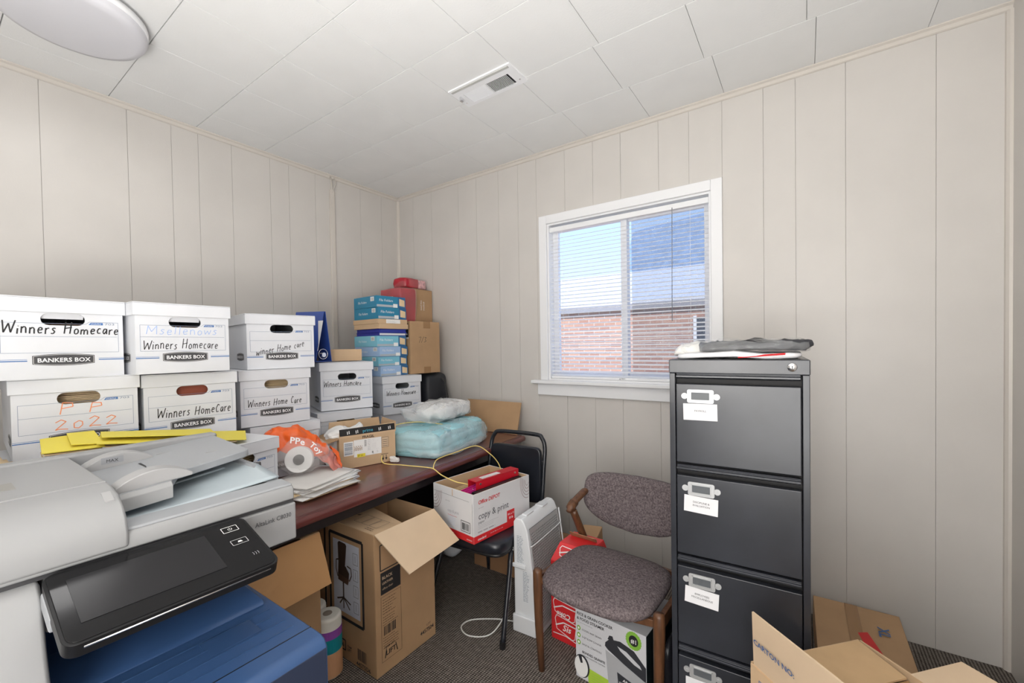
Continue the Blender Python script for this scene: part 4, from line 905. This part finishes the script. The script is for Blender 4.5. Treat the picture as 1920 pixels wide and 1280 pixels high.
# ------------------------------------------------------------------ wooden armchair
M_walnut = mat('walnut_wood', (.120, .052, .024), .38, noise_amt=.35, noise_scale=9, stretch=(8, 8, 1))
mfab = bpy.data.materials.new('grey_woven_fabric'); mfab.use_nodes = True
n = mfab.node_tree.nodes; L = mfab.node_tree.links; p = n['Principled BSDF']; p.inputs['Roughness'].default_value = .95; p.inputs['Specular IOR Level'].default_value = .15
t = n.new('ShaderNodeTexCoord'); nz = n.new('ShaderNodeTexNoise'); nz.inputs['Scale'].default_value = 130; nz.inputs['Detail'].default_value = 4; nz.inputs['Roughness'].default_value = .75
L.new(t.outputs['Object'], nz.inputs['Vector']); cr = n.new('ShaderNodeValToRGB'); cr.color_ramp.elements[0].position = .36; cr.color_ramp.elements[0].color = (.070, .056, .060, 1); cr.color_ramp.elements[1].position = .66; cr.color_ramp.elements[1].color = (.235, .195, .20, 1)
L.new(nz.outputs['Fac'], cr.inputs[0]); L.new(cr.outputs[0], p.inputs['Base Color']); bp = n.new('ShaderNodeBump'); bp.inputs['Strength'].default_value = .35; bp.inputs['Distance'].default_value = .002; L.new(nz.outputs['Fac'], bp.inputs['Height']); L.new(bp.outputs[0], p.inputs['Normal'])
ac = thing('armchair', 'wooden chair with grey woven seat and curved back beside the filing cabinet', 'chair', (2.392, -1.107, 0), -2.5)
def cush(name, outline, z0, z1, dome, y_as_z=False, m=mfab):
    """padded cushion from an outline (list of 2-D points), domed on top"""
    mb = MB(); n_ = len(outline); cx = sum(a for a, _ in outline)/n_; cy = sum(b_ for _, b_ in outline)/n_; rings = []
    for k, (s_, z) in enumerate(((.0, z0), (.93, z0), (.985, z0+(z1-z0)*.18), (1.0, z0+(z1-z0)*.45), (.985, z0+(z1-z0)*.75), (.93, z1), (.80, z1+dome*.45), (.55, z1+dome*.85), (.28, z1+dome), (0, z1+dome*1.02))):
        rings.append([mb.bm.verts.new((cx+(a-cx)*s_, cy+(b_-cy)*s_, z)) for a, b_ in outline] if s_ else [mb.bm.verts.new((cx, cy, z))])
    for A, B in zip(rings, rings[1:]):
        for j in range(n_):
            q = [A[j % len(A)], A[(j+1) % len(A)], B[(j+1) % len(B)], B[j % len(B)]]; q = [v for i, v in enumerate(q) if v not in q[:i]]
            if len(q) > 2: mb.bm.faces.new(q)
    return mb
seat = []
for k in range(40):
    a = 2*math.pi*k/40; c_, s_ = math.cos(a), math.sin(a); e = .5
    x = math.copysign(abs(c_)**e, c_)*.236; y = math.copysign(abs(s_)**e, s_)*.215
    y -= .030*(1-(x/.236)**2)*(1 if s_ < 0 else 0); seat.append((x, .135+y))
cush('seat', seat, .405, .448, .020).build('seat', mfab, ac, smooth=True)
# back cushion: built flat (x across, y up) then bent and leaned
mb = MB(); out = []
for k in range(48):
    a = 2*math.pi*k/48; c_, s_ = math.cos(a), math.sin(a)
    x = math.copysign(abs(c_)**.36, c_)*.252; y = math.copysign(abs(s_)**.40, s_)*.125
    if s_ < 0: y = -(.125*(abs(s_)**.75))*(1.0-.42*(x/.252)**2)-.02*(1-(x/.252)**2)
    out.append((x, y))
bcush = cush('backrest', out, -.018, .012, .016)
for v in bcush.bm.verts:
    x, y, z = v.co; v.co = Vector((x, .405+.060*(1-(x/.26)**2)+y*.16-z, .640+y*.98))
bcush.build('backrest', mfab, ac, smooth=True)
for sx_ in (-1, 1):
    # turned front leg, slightly tapering
    MB().tube([(sx_*.250, .005, 0), (sx_*.257, .0, .20), (sx_*.260, .0, .36), (sx_*.260, .0, .430), (sx_*.259, .002, .440)], [.0135, .018, .0205, .0205, .017], 16).build('front_leg', M_walnut, ac, smooth=True)
    MB().tube(spl([(sx_*.225, .50, 0), (sx_*.228, .46, .20), (sx_*.236, .40, .40), (sx_*.252, .30, .60)], 6), [.0135]*6+[.017]*6+[.016]*7, 14, flat=1.25).build('rear_leg', M_walnut, ac, smooth=True)
    # short arm sweeping back into the backrest
    MB().tube(spl([(sx_*.254, .262, .605), (sx_*.254, .30, .628), (sx_*.248, .35, .650), (sx_*.235, .43, .672), (sx_*.19, .470, .672)], 6), [.014]*3+[.023]*6+[.019]*8+[.014]*8, 14, flat=.8).build('arm', M_walnut, ac, smooth=True)
    MB().prism([(sx_*.246, .0, .365), (sx_*.246, .41, .355), (sx_*.246, .41, .400), (sx_*.246, .0, .415)], (sx_*.020, 0, 0)).build('side_rail', M_walnut, ac, bevel=.003)
fr = []
for k in range(17): u = -1+k/8; fr.append((u*.245, -.018*(1-u*u), .372+.010*u*u))
MB().prism([(a, b_, c_) for a, b_, c_ in fr]+[(a, b_, .408) for a, b_, c_ in fr[::-1]], (0, .020, 0)).build('front_rail', M_walnut, ac, bevel=.002)
MB().box(-.235, .235, .395, .415, .355, .395).build('back_rail', M_walnut, ac, bevel=.003)
# ------------------------------------------------------------------ rice cooker carton under the armchair
ck = thing('rice_cooker_carton', 'white printed rice cooker carton on the floor under the armchair', 'box', (2.445, -.925, 0), -5.5)
w_ = .310; MB().box(-w_/2, w_/2, -.125, .155, 0, .300).build('carton', mat('white_glossy_carton', (.66, .67, .70), .35), ck, bevel=.002)
f = Face(ck, (-w_/2, -.125, 0), (1, 0, 0), (0, 0, 1))
M_green = mat('lime_green_print', (.24, .50, .06), .5); M_lime = mat('yellow_green_print', (.42, .62, .06), .5); M_ckgrey = mat('dark_grey_print', (.035, .037, .045), .4); M_steel = mat('silver_grey_print', (.42, .43, .45), .35)
f.text('RICE & GRAIN COOKER', .008, .268, .0165, K, bold=True, width=.165).text('& FOOD STEAMER', .008, .248, .0165, K, bold=True, width=.128).lines(.008, .236, .12, 1, .01, M_midgrey, .002)
for k, tx in enumerate(('COOKS ANY GRAIN', '5-QT SLOW COOKER', 'DIGITAL CONTROLS')):
    y = .212-k*.030; P = [(.016+.0085*math.cos(a), y+.0105*math.sin(a)) for a in [2*math.pi*i/18 for i in range(18)]]
    f.pgon(P, M_green, 'bullet').pgon([(.016+(px_-.016)*.5, y+(py_-y)*.5) for px_, py_ in P], M_paper, 'bullet_mark', .0011).text(tx, .032, y-.005, .0105, M_darkgrey, width=.090)
f.text('BONDED GRANITE', .032, .112, .014, K, bold=True, width=.105).text('CERAMIC NONSTICK COATING', .032, .100, .008, M_darkgrey, width=.105)
f.pgon([(.055, .060), (.155, .055), (.155, .0), (.060, .0)], M_lime, 'lime_panel').lines(.075, .045, .14, 4, .010, M_green, .0016)
f.pgon([(.030+.036*math.cos(a), .055+.048*math.sin(a)) for a in [2*math.pi*i/28 for i in range(28)]], M_ckgrey, 'pot_picture', .0009).pgon([(.026+.032*math.cos(a), .052+.044*math.sin(a)) for a in [2*math.pi*i/28 for i in range(28)]], M_paper, 'pot_picture', .0012).pgon([(.012, .095), (.028, .100), (.034, .070), (.024, .066)], M_ckgrey, 'pot_picture', .0014)
f.pgon([(.140, .175), (.309, .130), (.309, 0), (.158, 0), (.150, .06)], M_steel, 'cooker_picture', .0008)
f.pgon([(.140, .205), (.158, .225), (.205, .235), (.262, .222), (.309, .178), (.309, .122), (.225, .150), (.150, .180), (.138, .190)], M_ckgrey, 'cooker_picture', .0011)
f.pgon([(.192, .212), (.230, .206), (.285, .176), (.292, .164), (.262, .170), (.205, .198)], mat('pale_grey_print', (.60, .61, .64), .4), 'cooker_picture', .0014)
f.pgon([(.150, .222), (.158, .240), (.172, .242), (.178, .225)], M_ckgrey, 'cooker_picture', .0014)
f.pgon([(.190, .108), (.295, .085), (.295, 0), (.200, 0)], M_ckgrey, 'control_panel_picture', .0014).text('AROMA', .214, .082, .016, M_paper, bold=True, rot=-10, off=.002)
for i in range(3):
    for xx in (.200, .268): f.frame(xx, .012+.023*i, xx+.016, .028+.023*i, .0012, M_paper, 'buttons', .002)
for xx, yy in ((.228, .045), (.248, .035), (.230, .020)): f.path([(xx+.008*math.cos(a), yy+.008*math.sin(a)) for a in [2*math.pi*i/14 for i in range(15)]], .0012, M_paper, 'buttons', .002)
f.pgon([(.260+.031*math.cos(a)*(1+.06*(i % 2)), .262+.034*math.sin(a)*(1+.06*(i % 2))) for i, a in enumerate([2*math.pi*i/40 for i in range(40)])], M_green, 'seal', .0009).pgon([(.260+.019*math.cos(a), .262+.021*math.sin(a)) for a in [2*math.pi*i/24 for i in range(24)]], K, 'seal', .0012).text('#1', .260, .252, .024, M_paper, bold=True, align='c', off=.0016)
f.done()
MB().box(w_/2, w_/2+.0008, -.1245, .1545, .001, .299).build('dark_side_print', mat('dark_carton_side', (.012, .02, .02), .35), ck)
pgb = thing('plastic_bag', 'dark plastic bag on the floor between the rice cooker carton and the filing cabinet', 'plastic bag', (2.640, -.86, 0), 0)
MB().blob((0, 0, .12), (.055, .24, .24), 24, 14, .5, .012, 10, 17).build('bag', mat('dark_bag_plastic', (.02, .02, .026), .25), pgb, smooth=True)

# ------------------------------------------------------------------ filing cabinet
fc = thing('filing_cabinet', 'tall black four-drawer metal filing cabinet with label holders', 'filing cabinet', (2.900, -1.150, 0), 3.0)
CWd, CD, CH = .388, .62, 1.347; hw = CWd/2
b = MB(); b.box(-hw, -hw+.018, 0, CD, 0, CH-.045).box(hw-.018, hw, 0, CD, 0, CH-.045).box(-hw+.018, hw-.018, CD-.01, CD, 0, CH-.045).box(-hw+.018, hw-.018, .02, CD-.01, 0, .03)
b.build('body', M_blackmetal, fc, bevel=.002)
MB().box(-hw-.001, hw+.001, -.004, CD, CH-.045, CH).build('top', M_blackmetal, fc, bevel=.003)
MB().box(-hw+.018, hw-.018, .030, .034, .03, CH-.045).build('inner_frame', mat('deep_black', (.004, .004, .005), .6), fc)
lk = MB().lathe([(.0105, 0), (.0125, .002), (.0115, .004), (.0, .0045)], 24).build('lock', M_chrome, fc, smooth=True); lk.matrix_local = Matrix.Translation((hw-.043, -.004, CH-.022)) @ Matrix.Rotation(R(90), 4, 'X')
Face(lk, (0, 0, .0046), (1, 0, 0), (0, 1, 0)).rect(-.0015, -.004, .0015, .004, K, 'keyhole').done()
dl = hw-.0205; PTc = .305
M_card = mat('white_label_card', (.80, .80, .82), .55)
def holder_mb():
    mb = MB(); o_ = rrect(-.040, .040, -.022, .022, .006); scal = []
    h_ = [(a, b_) for a, b_ in rrect(-.027, .027, -.011, .013, .002)]
    mb.plate(o_, [h_], (0, -.0022, 0), (1, 0, 0), (0, 0, 1), .0022)
    for x0, x1, z0, z1 in ((-.030, -.027, -.014, .016), (.027, .030, -.014, .016), (-.030, .030, .013, .016), (-.030, .030, -.014, -.011)): mb.box(x0, x1, -.0048, -.0022, z0, z1)
    for q in (-1, 1): mb.cyl((q*.048, -.0022, 0), (q*.048, 0, 0), .010, 16); mb.cyl((q*.047, -.0040, -.001), (q*.047, -.0022, -.001), .0035, 10)
    return mb
cards = [['PAYROLL'], ['DISCIPLINE &', 'EVALUATION'], ['EMPLOYEES', 'MISCELLANEOUS'], ['PATIENT FILES']]
for k in range(4):
    z1 = CH-.080-PTc*k; z0 = max(z1-.262, .035)
    d = MB().box(-dl, dl, -.002, .022, z0, z1).build('drawer', M_blackmetal, fc, bevel=.003)
    # grip rail above each drawer front, with a finger gap below it
    r_ = MB().prism([(-dl+.002, -.002, z1+.018), (-dl+.002, -.010, z1+.022), (-dl+.002, -.010, z1+.028), (-dl+.002, -.003, z1+.030), (-dl+.002, -.004, z1+.036), (-dl+.002, .012, z1+.036), (-dl+.002, .012, z1+.018)], (2*dl-.004, 0, 0)).build('drawer_rail', M_blackmetal, fc, bevel=.001)
    h_ = holder_mb().build('label_holder', mat('nickel_plate', (.55, .56, .57), .42, metal=.5), d); h_.location = (-dl+.075, -.002, z1-.040)
    MB().box(-.027, .027, -.0018, -.0008, -.011, .013).build('holder_window', mat('grey_card', (.10, .11, .12), .4), d).location = h_.location
    if k < 3:
        cd = MB().box(-.052, .050, -.0012, 0, -.028, .026).build('label_card', M_card, d); cd.location = (-dl+.075, -.0022, z1-.090); cd.rotation_euler = (0, R((-1, 2, 3, 0)[k]), 0)
        f = Face(d, (-dl+.075, -.0034, z1-.090), (1, 0, 0), (0, 0, 1))
        for i, tx in enumerate(cards[k]): f.text(tx, 0, (.000 if len(cards[k]) == 1 else .004)-i*.011, .0085, M_darkgrey, align='c', rot=-(-1, 2, 3, 0)[k])
        f.done()
    else: MB().box(-.052, .050, -.0012, 0, -.028, .026).build('label_card', M_card, d).location = (-dl+.075, -.0022, z1-.090)
gp = thing('garment_pack', 'dark folded garment in clear plastic on top of the filing cabinet', 'pack', (2.93, -1.06, CH+.024), 4)
MB().blob((.015, .02, .018), (.31, .16, .032), 60, 18, .5, .016, 22, 41).build('garment', mat('dark_fabric', (.022, .023, .028), .45, noise_amt=.8, noise_scale=18), gp, smooth=True)
MB().blob((-.02, .01, .015), (.37, .19, .042), 60, 18, .5, .016, 18, 42).build('clear_bag', film('garment_bag_film', (.92, .94, .95), .14, .10), gp, smooth=True)
ml = thing('mailer', 'white plastic mailer with a red stripe under the garment pack on the cabinet', 'envelope', (2.905, -1.07, CH), 3)
MB().blob((-.01, .03, .012), (.36, .18, .022), 36, 10, .4, .007, 12, 43).build('mailer', mat('white_mailer_plastic', (.80, .80, .82), .3), ml, smooth=True)
MB().slab((.0, -.062, .006), (.125, -.068, .016), (.126, -.062, .020), (.0, -.056, .010), .002).build('red_stripe', M_red, ml)
wbg = thing('plastic_bag', 'crumpled white plastic bag at the left rear of the cabinet top', 'plastic bag', (2.785, -.985, CH), 0)
MB().blob((0, 0, .026), (.17, .15, .052), 30, 12, .6, .020, 14, 44).build('bag', mat('thin_white_plastic', (.80, .79, .76), .35), wbg, smooth=True)

# ------------------------------------------------------------------ cartons at lower right
oc = thing('carton', 'open pale carton with upright flaps and blue carton number print, in front', 'box', (3.063, -1.181, 0), 0)
# corner points of the rim, measured on plan
A_, B_ = Vector((2.961, -1.333, 0)), Vector((3.209, -1.065, 0)); e1 = (B_-A_).normalized(); e2 = Vector((e1.y, -e1.x, 0)); wd, dp, rim = (B_-A_).length, .44, .529
oc.location = A_; 
def L3(a, b_, z): return e1*a+e2*b_+Vector((0, 0, z))
def wall(a0, b0, a1, b1): return MB().slab(L3(a0, b0, 0), L3(a1, b1, 0), L3(a1, b1, rim), L3(a0, b0, rim), .005)
b = MB()
for q in ((0, dp, 0, 0), (0, 0, wd, 0), (wd, 0, wd, dp), (wd, dp, 0, dp)): b.slab(L3(*q[:2], 0), L3(*q[2:], 0), L3(*q[2:], rim), L3(*q[:2], rim), .005)
b.slab(L3(0, 0, .005), L3(wd, 0, .005), L3(wd, dp, .005), L3(0, dp, .005), .004)
b.build('box', M_kraft2, oc)
lf = MB().slab(L3(0, .005, rim), L3(0, dp-.005, rim), L3(-.018, dp-.01, rim+.155), L3(-.018, .02, rim+.155), .005).build('left_flap', M_kraft3, oc)
MB().slab(L3(.006, 0, rim-.002), L3(wd-.006, 0, rim-.002), L3(wd-.012, .13, rim-.012), L3(.012, .13, rim-.012), .005).build('back_flap', mat('tan_kraft_cardboard', (.55, .37, .20), .7, noise_amt=.04), oc)
MB().slab(L3(wd, 0.13, rim), L3(wd, dp-.005, rim), L3(wd+.145, dp-.02, rim+.022), L3(wd+.145, .15, rim+.022), .005).build('right_flap', M_kraft3, oc)
MB().slab(L3(.01, .131, rim-.014), L3(wd-.01, .131, rim-.014), L3(wd-.01, .19, rim-.10), L3(.01, .19, rim-.10), .003).build('inner_tape', M_tape, oc)
fo = L3(0, 0, rim); fr_ = L3(0, 1, 0)-L3(0, 0, 0); fu = (L3(-.018, 0, .155)-L3(0, 0, 0)).normalized()
nn = fr_.cross(fu); M_printblue = mat('blue_carton_print', (.045, .12, .30), .5)
f = Face(oc, fo+nn*.0055, fr_, fu); f.text('CARTON NO:', .022, .072, .021, M_printblue, bold=True, width=.125).done()
f = Face(oc, L3(0, 0, 0)+nn*.0056, fr_, (0, 0, 1)); f.frame(.03, rim-.065, .065, rim-.025, .002, M_printblue, 'print').text('QTY', .10, rim-.06, .025, M_printblue).done()
xl = thing('carton', 'closed brown carton with XL print and red tape, low behind the open carton', 'box', (3.114, -.30, 0), 1.5)
q8 = [(0, -.30, 0), (.33, -.33, 0), (.33, .24, 0), (0, .22, 0), (.0, -.26, .115), (.318, -.30, .110), (.318, .20, .15), (.0, .19, .155)]
MB().hexa(q8).build('box', M_kraft, xl, bevel=.003)
f = Face(xl, (0, -.26, .1153), (1, 0, 0), (0, .45, .04)); f.rect(.120, .0, .168, .45, M_tape, 'tape', .0012).text('XL', .225, .33, .055, M_printblue, bold=True, rot=-90, off=.002)
f.pgon([(.150, .25), (.185, .27), (.235, .10), (.222, .08), (.195, .13), (.185, .11)], mat('red_tape', (.60, .012, .015), .3), 'red_tape', .0022).done()

# ------------------------------------------------------------------ copier
M_cop = mat('off_white_copier_plastic', (.335, .34, .345), .42); M_copt = mat('light_grey_copier_plastic', (.36, .375, .395), .45); M_guide = mat('mid_grey_copier_plastic', (.40, .40, .405), .45)
M_copblue = mat('deep_blue_copier_plastic', (.035, .082, .20), .30); M_navyp = mat('navy_copier_plastic', (.022, .032, .065), .4); M_bluegray = mat('blue_grey_tray_plastic', (.46, .53, .57), .35)
cp_ = thing('copier', 'large office copier with document feeder, tilted touch screen and dark blue paper tray', 'copier', (1.55, -2.33, 0), 0)
cp_.location = (0, 0, 0)
CY0, CY1 = -2.74, -2.010
# lower machine body and blue output shelf
MB().box(1.33, 2.10, CY0, -2.085, .03, .60).build('lower_body', M_navyp, cp_, bevel=.01)
MB().box(1.36, 2.06, CY0+.03, -2.11, 0, .03).build('base', M_black, cp_)
fp = MB(); fp.prism([(1.33, 0, .60), (2.125, 0, .60), (2.155, 0, .60), (2.155, 0, .700), (2.145, 0, .716), (2.128, 0, .722), (1.33, 0, .722)], (0, .58, 0)).build('output_shelf', M_copblue, cp_, bevel=.006).location = (0, -2.655, 0)
MB().box(2.151, 2.156, -2.655, -2.08, .10, .70).build('front_door', M_navyp, cp_, bevel=.002)
MB().prism([(1.72, 0, .722), (1.90, 0, .722), (1.885, 0, .735), (1.74, 0, .742), (1.72, 0, .742)], (0, .56, 0)).build('shelf_step', M_copblue, cp_, bevel=.006).location = (0, -2.655, 0)
for x in (1.925, 1.965, 2.005, 2.045): MB().box(x, x+.0035, -2.64, -2.10, .7215, .7235).build('shelf_rib', M_copblue, cp_)
MB().box(2.085, 2.0875, -2.645, -2.078, .7205, .7226).build('shelf_joint', M_black, cp_)
MB().hexa([(1.93, -2.26, .7222), (2.00, -2.26, .7222), (2.00, -2.15, .7222), (1.93, -2.15, .7222), (1.935, -2.255, .7262), (1.99, -2.25, .7226), (1.99, -2.16, .7226), (1.935, -2.155, .7262)]).build('paper_stop', M_copblue, cp_, bevel=.002)
for x, y in ((1.955, -2.475), (1.985, -2.455), (2.015, -2.44)): MB().box(x, x+.018, y, y+.006, .7222, .7242).build('shelf_slot', M_black, cp_)
MB().box(1.978, 1.990, -2.50, -2.46, .7222, .7242).build('shelf_slot', M_black, cp_)
# inside of the paper gap and the upright column at left
MB().box(1.33, 1.45, -2.60, CY1+.0, .722, .868).build('gap_back', M_copblue, cp_)
MB().prism([(1.33, 0, .10), (1.97, 0, .10), (1.99, 0, .80), (1.955, 0, .865), (1.925, 0, .955), (1.90, 0, .972), (1.33, 0, .972)], (0, .245, 0)).build('left_column', M_cop, cp_, bevel=.008).location = (0, CY0, 0)
MB().box(1.968, 1.9935, CY0-.002, -2.497, .788, .7895).build('column_joint', M_darkgrey, cp_)
# scanner
MB().box(1.32, 1.900, -2.49, CY1+.002, .868, .972).build('scanner_body', M_cop, cp_, bevel=.006)
MB().box(1.33, 1.892, CY0, CY1-.002, .972, .983).build('scanner_gap', M_darkgrey, cp_)
f = Face(cp_, (1.9002, 0, 0), (0, 1, 0), (0, 0, 1)); f.text('AltaLink C8030', -2.118, .936, .0175, M_darkgrey, width=.094).done()
# document feeder: lid slab, hump, output tray and input tray
MB().prism([(1.315, 0, .983), (1.905, 0, .983), (1.905, 0, 1.012), (1.897, 0, 1.022), (1.315, 0, 1.022)], (0, CY1-.005-CY0, 0)).build('feeder_lid', M_cop, cp_, bevel=.005).location = (0, CY0, 0)
hump = [(1.315, 1.02), (1.910, .990), (1.912, 1.022), (1.902, 1.050), (1.880, 1.074), (1.845, 1.092), (1.790, 1.101), (1.72, 1.104), (1.315, 1.104)]
MB().prism([(x, 0, z) for x, z in hump], (0, .372, 0)).build('feeder_cover', M_cop, cp_, bevel=.007, seg=3).location = (0, CY0, 0)
MB().box(1.752, 1.754, CY0+.005, -2.372, 1.1005, 1.1048).build('cover_seam', M_guide, cp_)
MB().box(1.58, 1.655, -2.545, -2.497, 1.1035, 1.1050).build('recess', mat('recess_grey', (.33, .32, .30), .6), cp_)
MB().box(1.615, 1.675, -2.66, -2.625, 1.1035, 1.1050).build('recess', M_guide, cp_)
MB().hexa([(1.83, -2.395, 1.090), (1.862, -2.395, 1.078), (1.862, -2.380, 1.078), (1.83, -2.380, 1.090), (1.83, -2.395, 1.0975), (1.864, -2.395, 1.0855), (1.864, -2.380, 1.0855), (1.83, -2.380, 1.0975)]).build('indicator', M_guide, cp_)
MB().box(1.315, 1.36, CY0, -2.0, 1.022, 1.110).build('feeder_back_rail', M_cop, cp_, bevel=.008)
# output tray under the input tray: dished blue-grey sheet rising to the right
def otray(u, v):
    x = 1.35+.49*u; y = -2.370+.345*v
    return Vector((x, y, 1.024+.030*v**1.5*(1-.55*max(0, (u-.75)/.25))-.010*math.sin(math.pi*u)*(1-v)))
MB().sheet(otray, 24, 18).build('output_tray', M_bluegray, cp_, smooth=True, solid=.004)
MB().prism([(1.84, 0, 1.020), (1.899, 0, 1.020), (1.897, 0, 1.0265), (1.84, 0, 1.0305)], (0, .352, 0)).build('tray_front_rim', M_copt, cp_, bevel=.003).location = (0, -2.370, 0)
MB().hexa([(1.45, -2.06, 1.03), (1.86, -2.06, 1.026), (1.87, -2.020, 1.022), (1.45, -2.018, 1.022), (1.47, -2.045, 1.065), (1.70, -2.045, 1.058), (1.72, -2.025, 1.055), (1.47, -2.022, 1.062)]).build('tray_end_wedge', M_copt, cp_, bevel=.004)
MB().hexa([(1.60, -2.23, 1.030), (1.645, -2.23, 1.030), (1.645, -2.08, 1.045), (1.60, -2.08, 1.045), (1.605, -2.22, 1.036), (1.64, -2.22, 1.036), (1.64, -2.09, 1.051), (1.605, -2.09, 1.051)]).build('tray_rib', M_bluegray, cp_, bevel=.003)
# input tray
it = [(1.36, -2.368, 1.074), (1.800, -2.368, 1.074), (1.800, -2.262, 1.082), (1.772, -2.250, 1.083), (1.720, -2.225, 1.085), (1.693, -2.050, 1.100), (1.680, -2.035, 1.101), (1.35, -2.010, 1.103), (1.35, -2.25, 1.083)]
MB().prism(it, (0, 0, -.022)).build('input_tray', M_copt, cp_, bevel=.004)
MB().prism([(1.800, -2.368, 1.076), (1.812, -2.368, 1.066), (1.812, -2.262, 1.074), (1.800, -2.262, 1.084)], (0, 0, -.03)).build('tray_edge', M_cop, cp_, bevel=.002)
def guide(x, slope):
    P = []
    for k in range(13): u = k/12; P.append((x, -2.362+.150*u, 1.078+.006*u+.034*math.sin(math.pi*u*.92+.16)**.7))
    P += [(x, -2.212, 1.083), (x, -2.362, 1.073)]
    return MB().prism(P, (.05*slope, 0, 0))
guide(1.43, 1).build('paper_guide', M_guide, cp_, bevel=.003); guide(1.735, 1).build('paper_guide', M_guide, cp_, bevel=.003)
f = Face(cp_, (1.4805, -2.362, 1.078), (0, 1, 0), (0, .0, 1)); f.rect(.035, .012, .082, .030, mat('grey_sticker', (.33, .34, .36), .5), 'sticker', .001).text('MAX', .058, .016, .012, K, align='c', off=.002).done()
f = Face(cp_, (1.70, -2.33, 1.0775), (0, 1, 0), (-1, 0, .02)); f.line((.075, .10), (.075, .18), .006, K, 'guide_slot', .003).path([(.085+.024*math.cos(a), .055+.012*math.sin(a)) for a in [2*math.pi*i/20 for i in range(21)]], .004, K, 'guide_mark', .004).text('A4 LTR', .125, .055, .014, K, off=.005).done()
MB().box(1.46, 1.463, -2.20, -2.165, 1.0880, 1.0905).build('tray_mark', M_guide, cp_)
MB().box(1.60, 1.603, -2.12, -2.085, 1.0935, 1.0965).build('tray_mark', M_guide, cp_)
MB().tube([(1.69, -2.025, 1.045), (1.70, -2.012, 1.045)], .012, 14).build('hinge_knob', M_darkgrey, cp_)
# touch panel
pa, pb_, pc_, pd = [Vector(v) for v in ((1.914, -2.490, .983), (1.918, -2.156, .983), (2.103, -2.156, .925), (2.100, -2.492, .925))]
pr_ = (pb_-pa).normalized(); pu_ = (pb_-pc_).normalized(); pn_ = pr_.cross(pu_).normalized(); w_, h_ = (pb_-pa).length, (pa-pd).length
def ploop(dx, r_): return [(a, b_) for a, b_ in rrect(-dx, w_+dx, -dx, h_+dx, r_)]
MB().plate(ploop(.004, .022), [], pd-pn_*.001, pr_, pu_, .026).build('panel_housing', mat('panel_black_plastic', (.009, .009, .010), .35, spec=.3), cp_, bevel=.005, seg=3)
MB().plate(ploop(-.001, .018), [], pd+pn_*.0005, pr_, pu_, .003).build('panel_glass', M_glossblack, cp_, bevel=.001)
f = Face(cp_, pd+pn_*.0006, pr_, pu_)
f.rect(.024, .040, .246, .165, mat('dark_lcd', (.018, .018, .020), .2, spec=.25), 'screen')
f.frame(.280, .150, .312, .170, .0014, M_paper, 'power_key').path([(.296+.004*math.cos(R(a)), .160+.004*math.sin(R(a))) for a in range(-230, 51, 20)], .0011, M_paper, 'power_key').line((.296, .160), (.296, .166), .0011, M_paper, 'power_key')
f.frame(.280, .098, .312, .116, .0014, mat('grey_key_print', (.45, .45, .46), .4), 'energy_key').pgon([(.292, .104), (.302, .104), (.300, .110), (.294, .110)], M_paper, 'energy_key').done()
g = Face(cp_, pd+pn_*.0006, pr_, pu_)
for k in range(3): g.path([(.300+.005*k+.003*math.cos(R(a)), .050+.006*math.sin(R(a))) for a in (-60, 0, 60)], .0008, M_midgrey, 'contactless_mark')
g.done()
MB().tube([pd-pn_*.010+pr_*.02-pu_*.0035, pc_-pn_*.010-pr_*.02-pu_*.0035], .0022, 8).build('panel_trim', M_chrome, cp_, smooth=True)
MB().obox((1.96, -2.492, .935), (.08, .012, .03), Matrix.Rotation(R(17), 4, 'Y')).build('panel_bracket', M_copt, cp_, bevel=.004)
MB().obox((1.97, -2.33, .915), (.14, .16, .05), Matrix.Rotation(R(17), 4, 'Y')).build('panel_mount', M_black, cp_, bevel=.004)
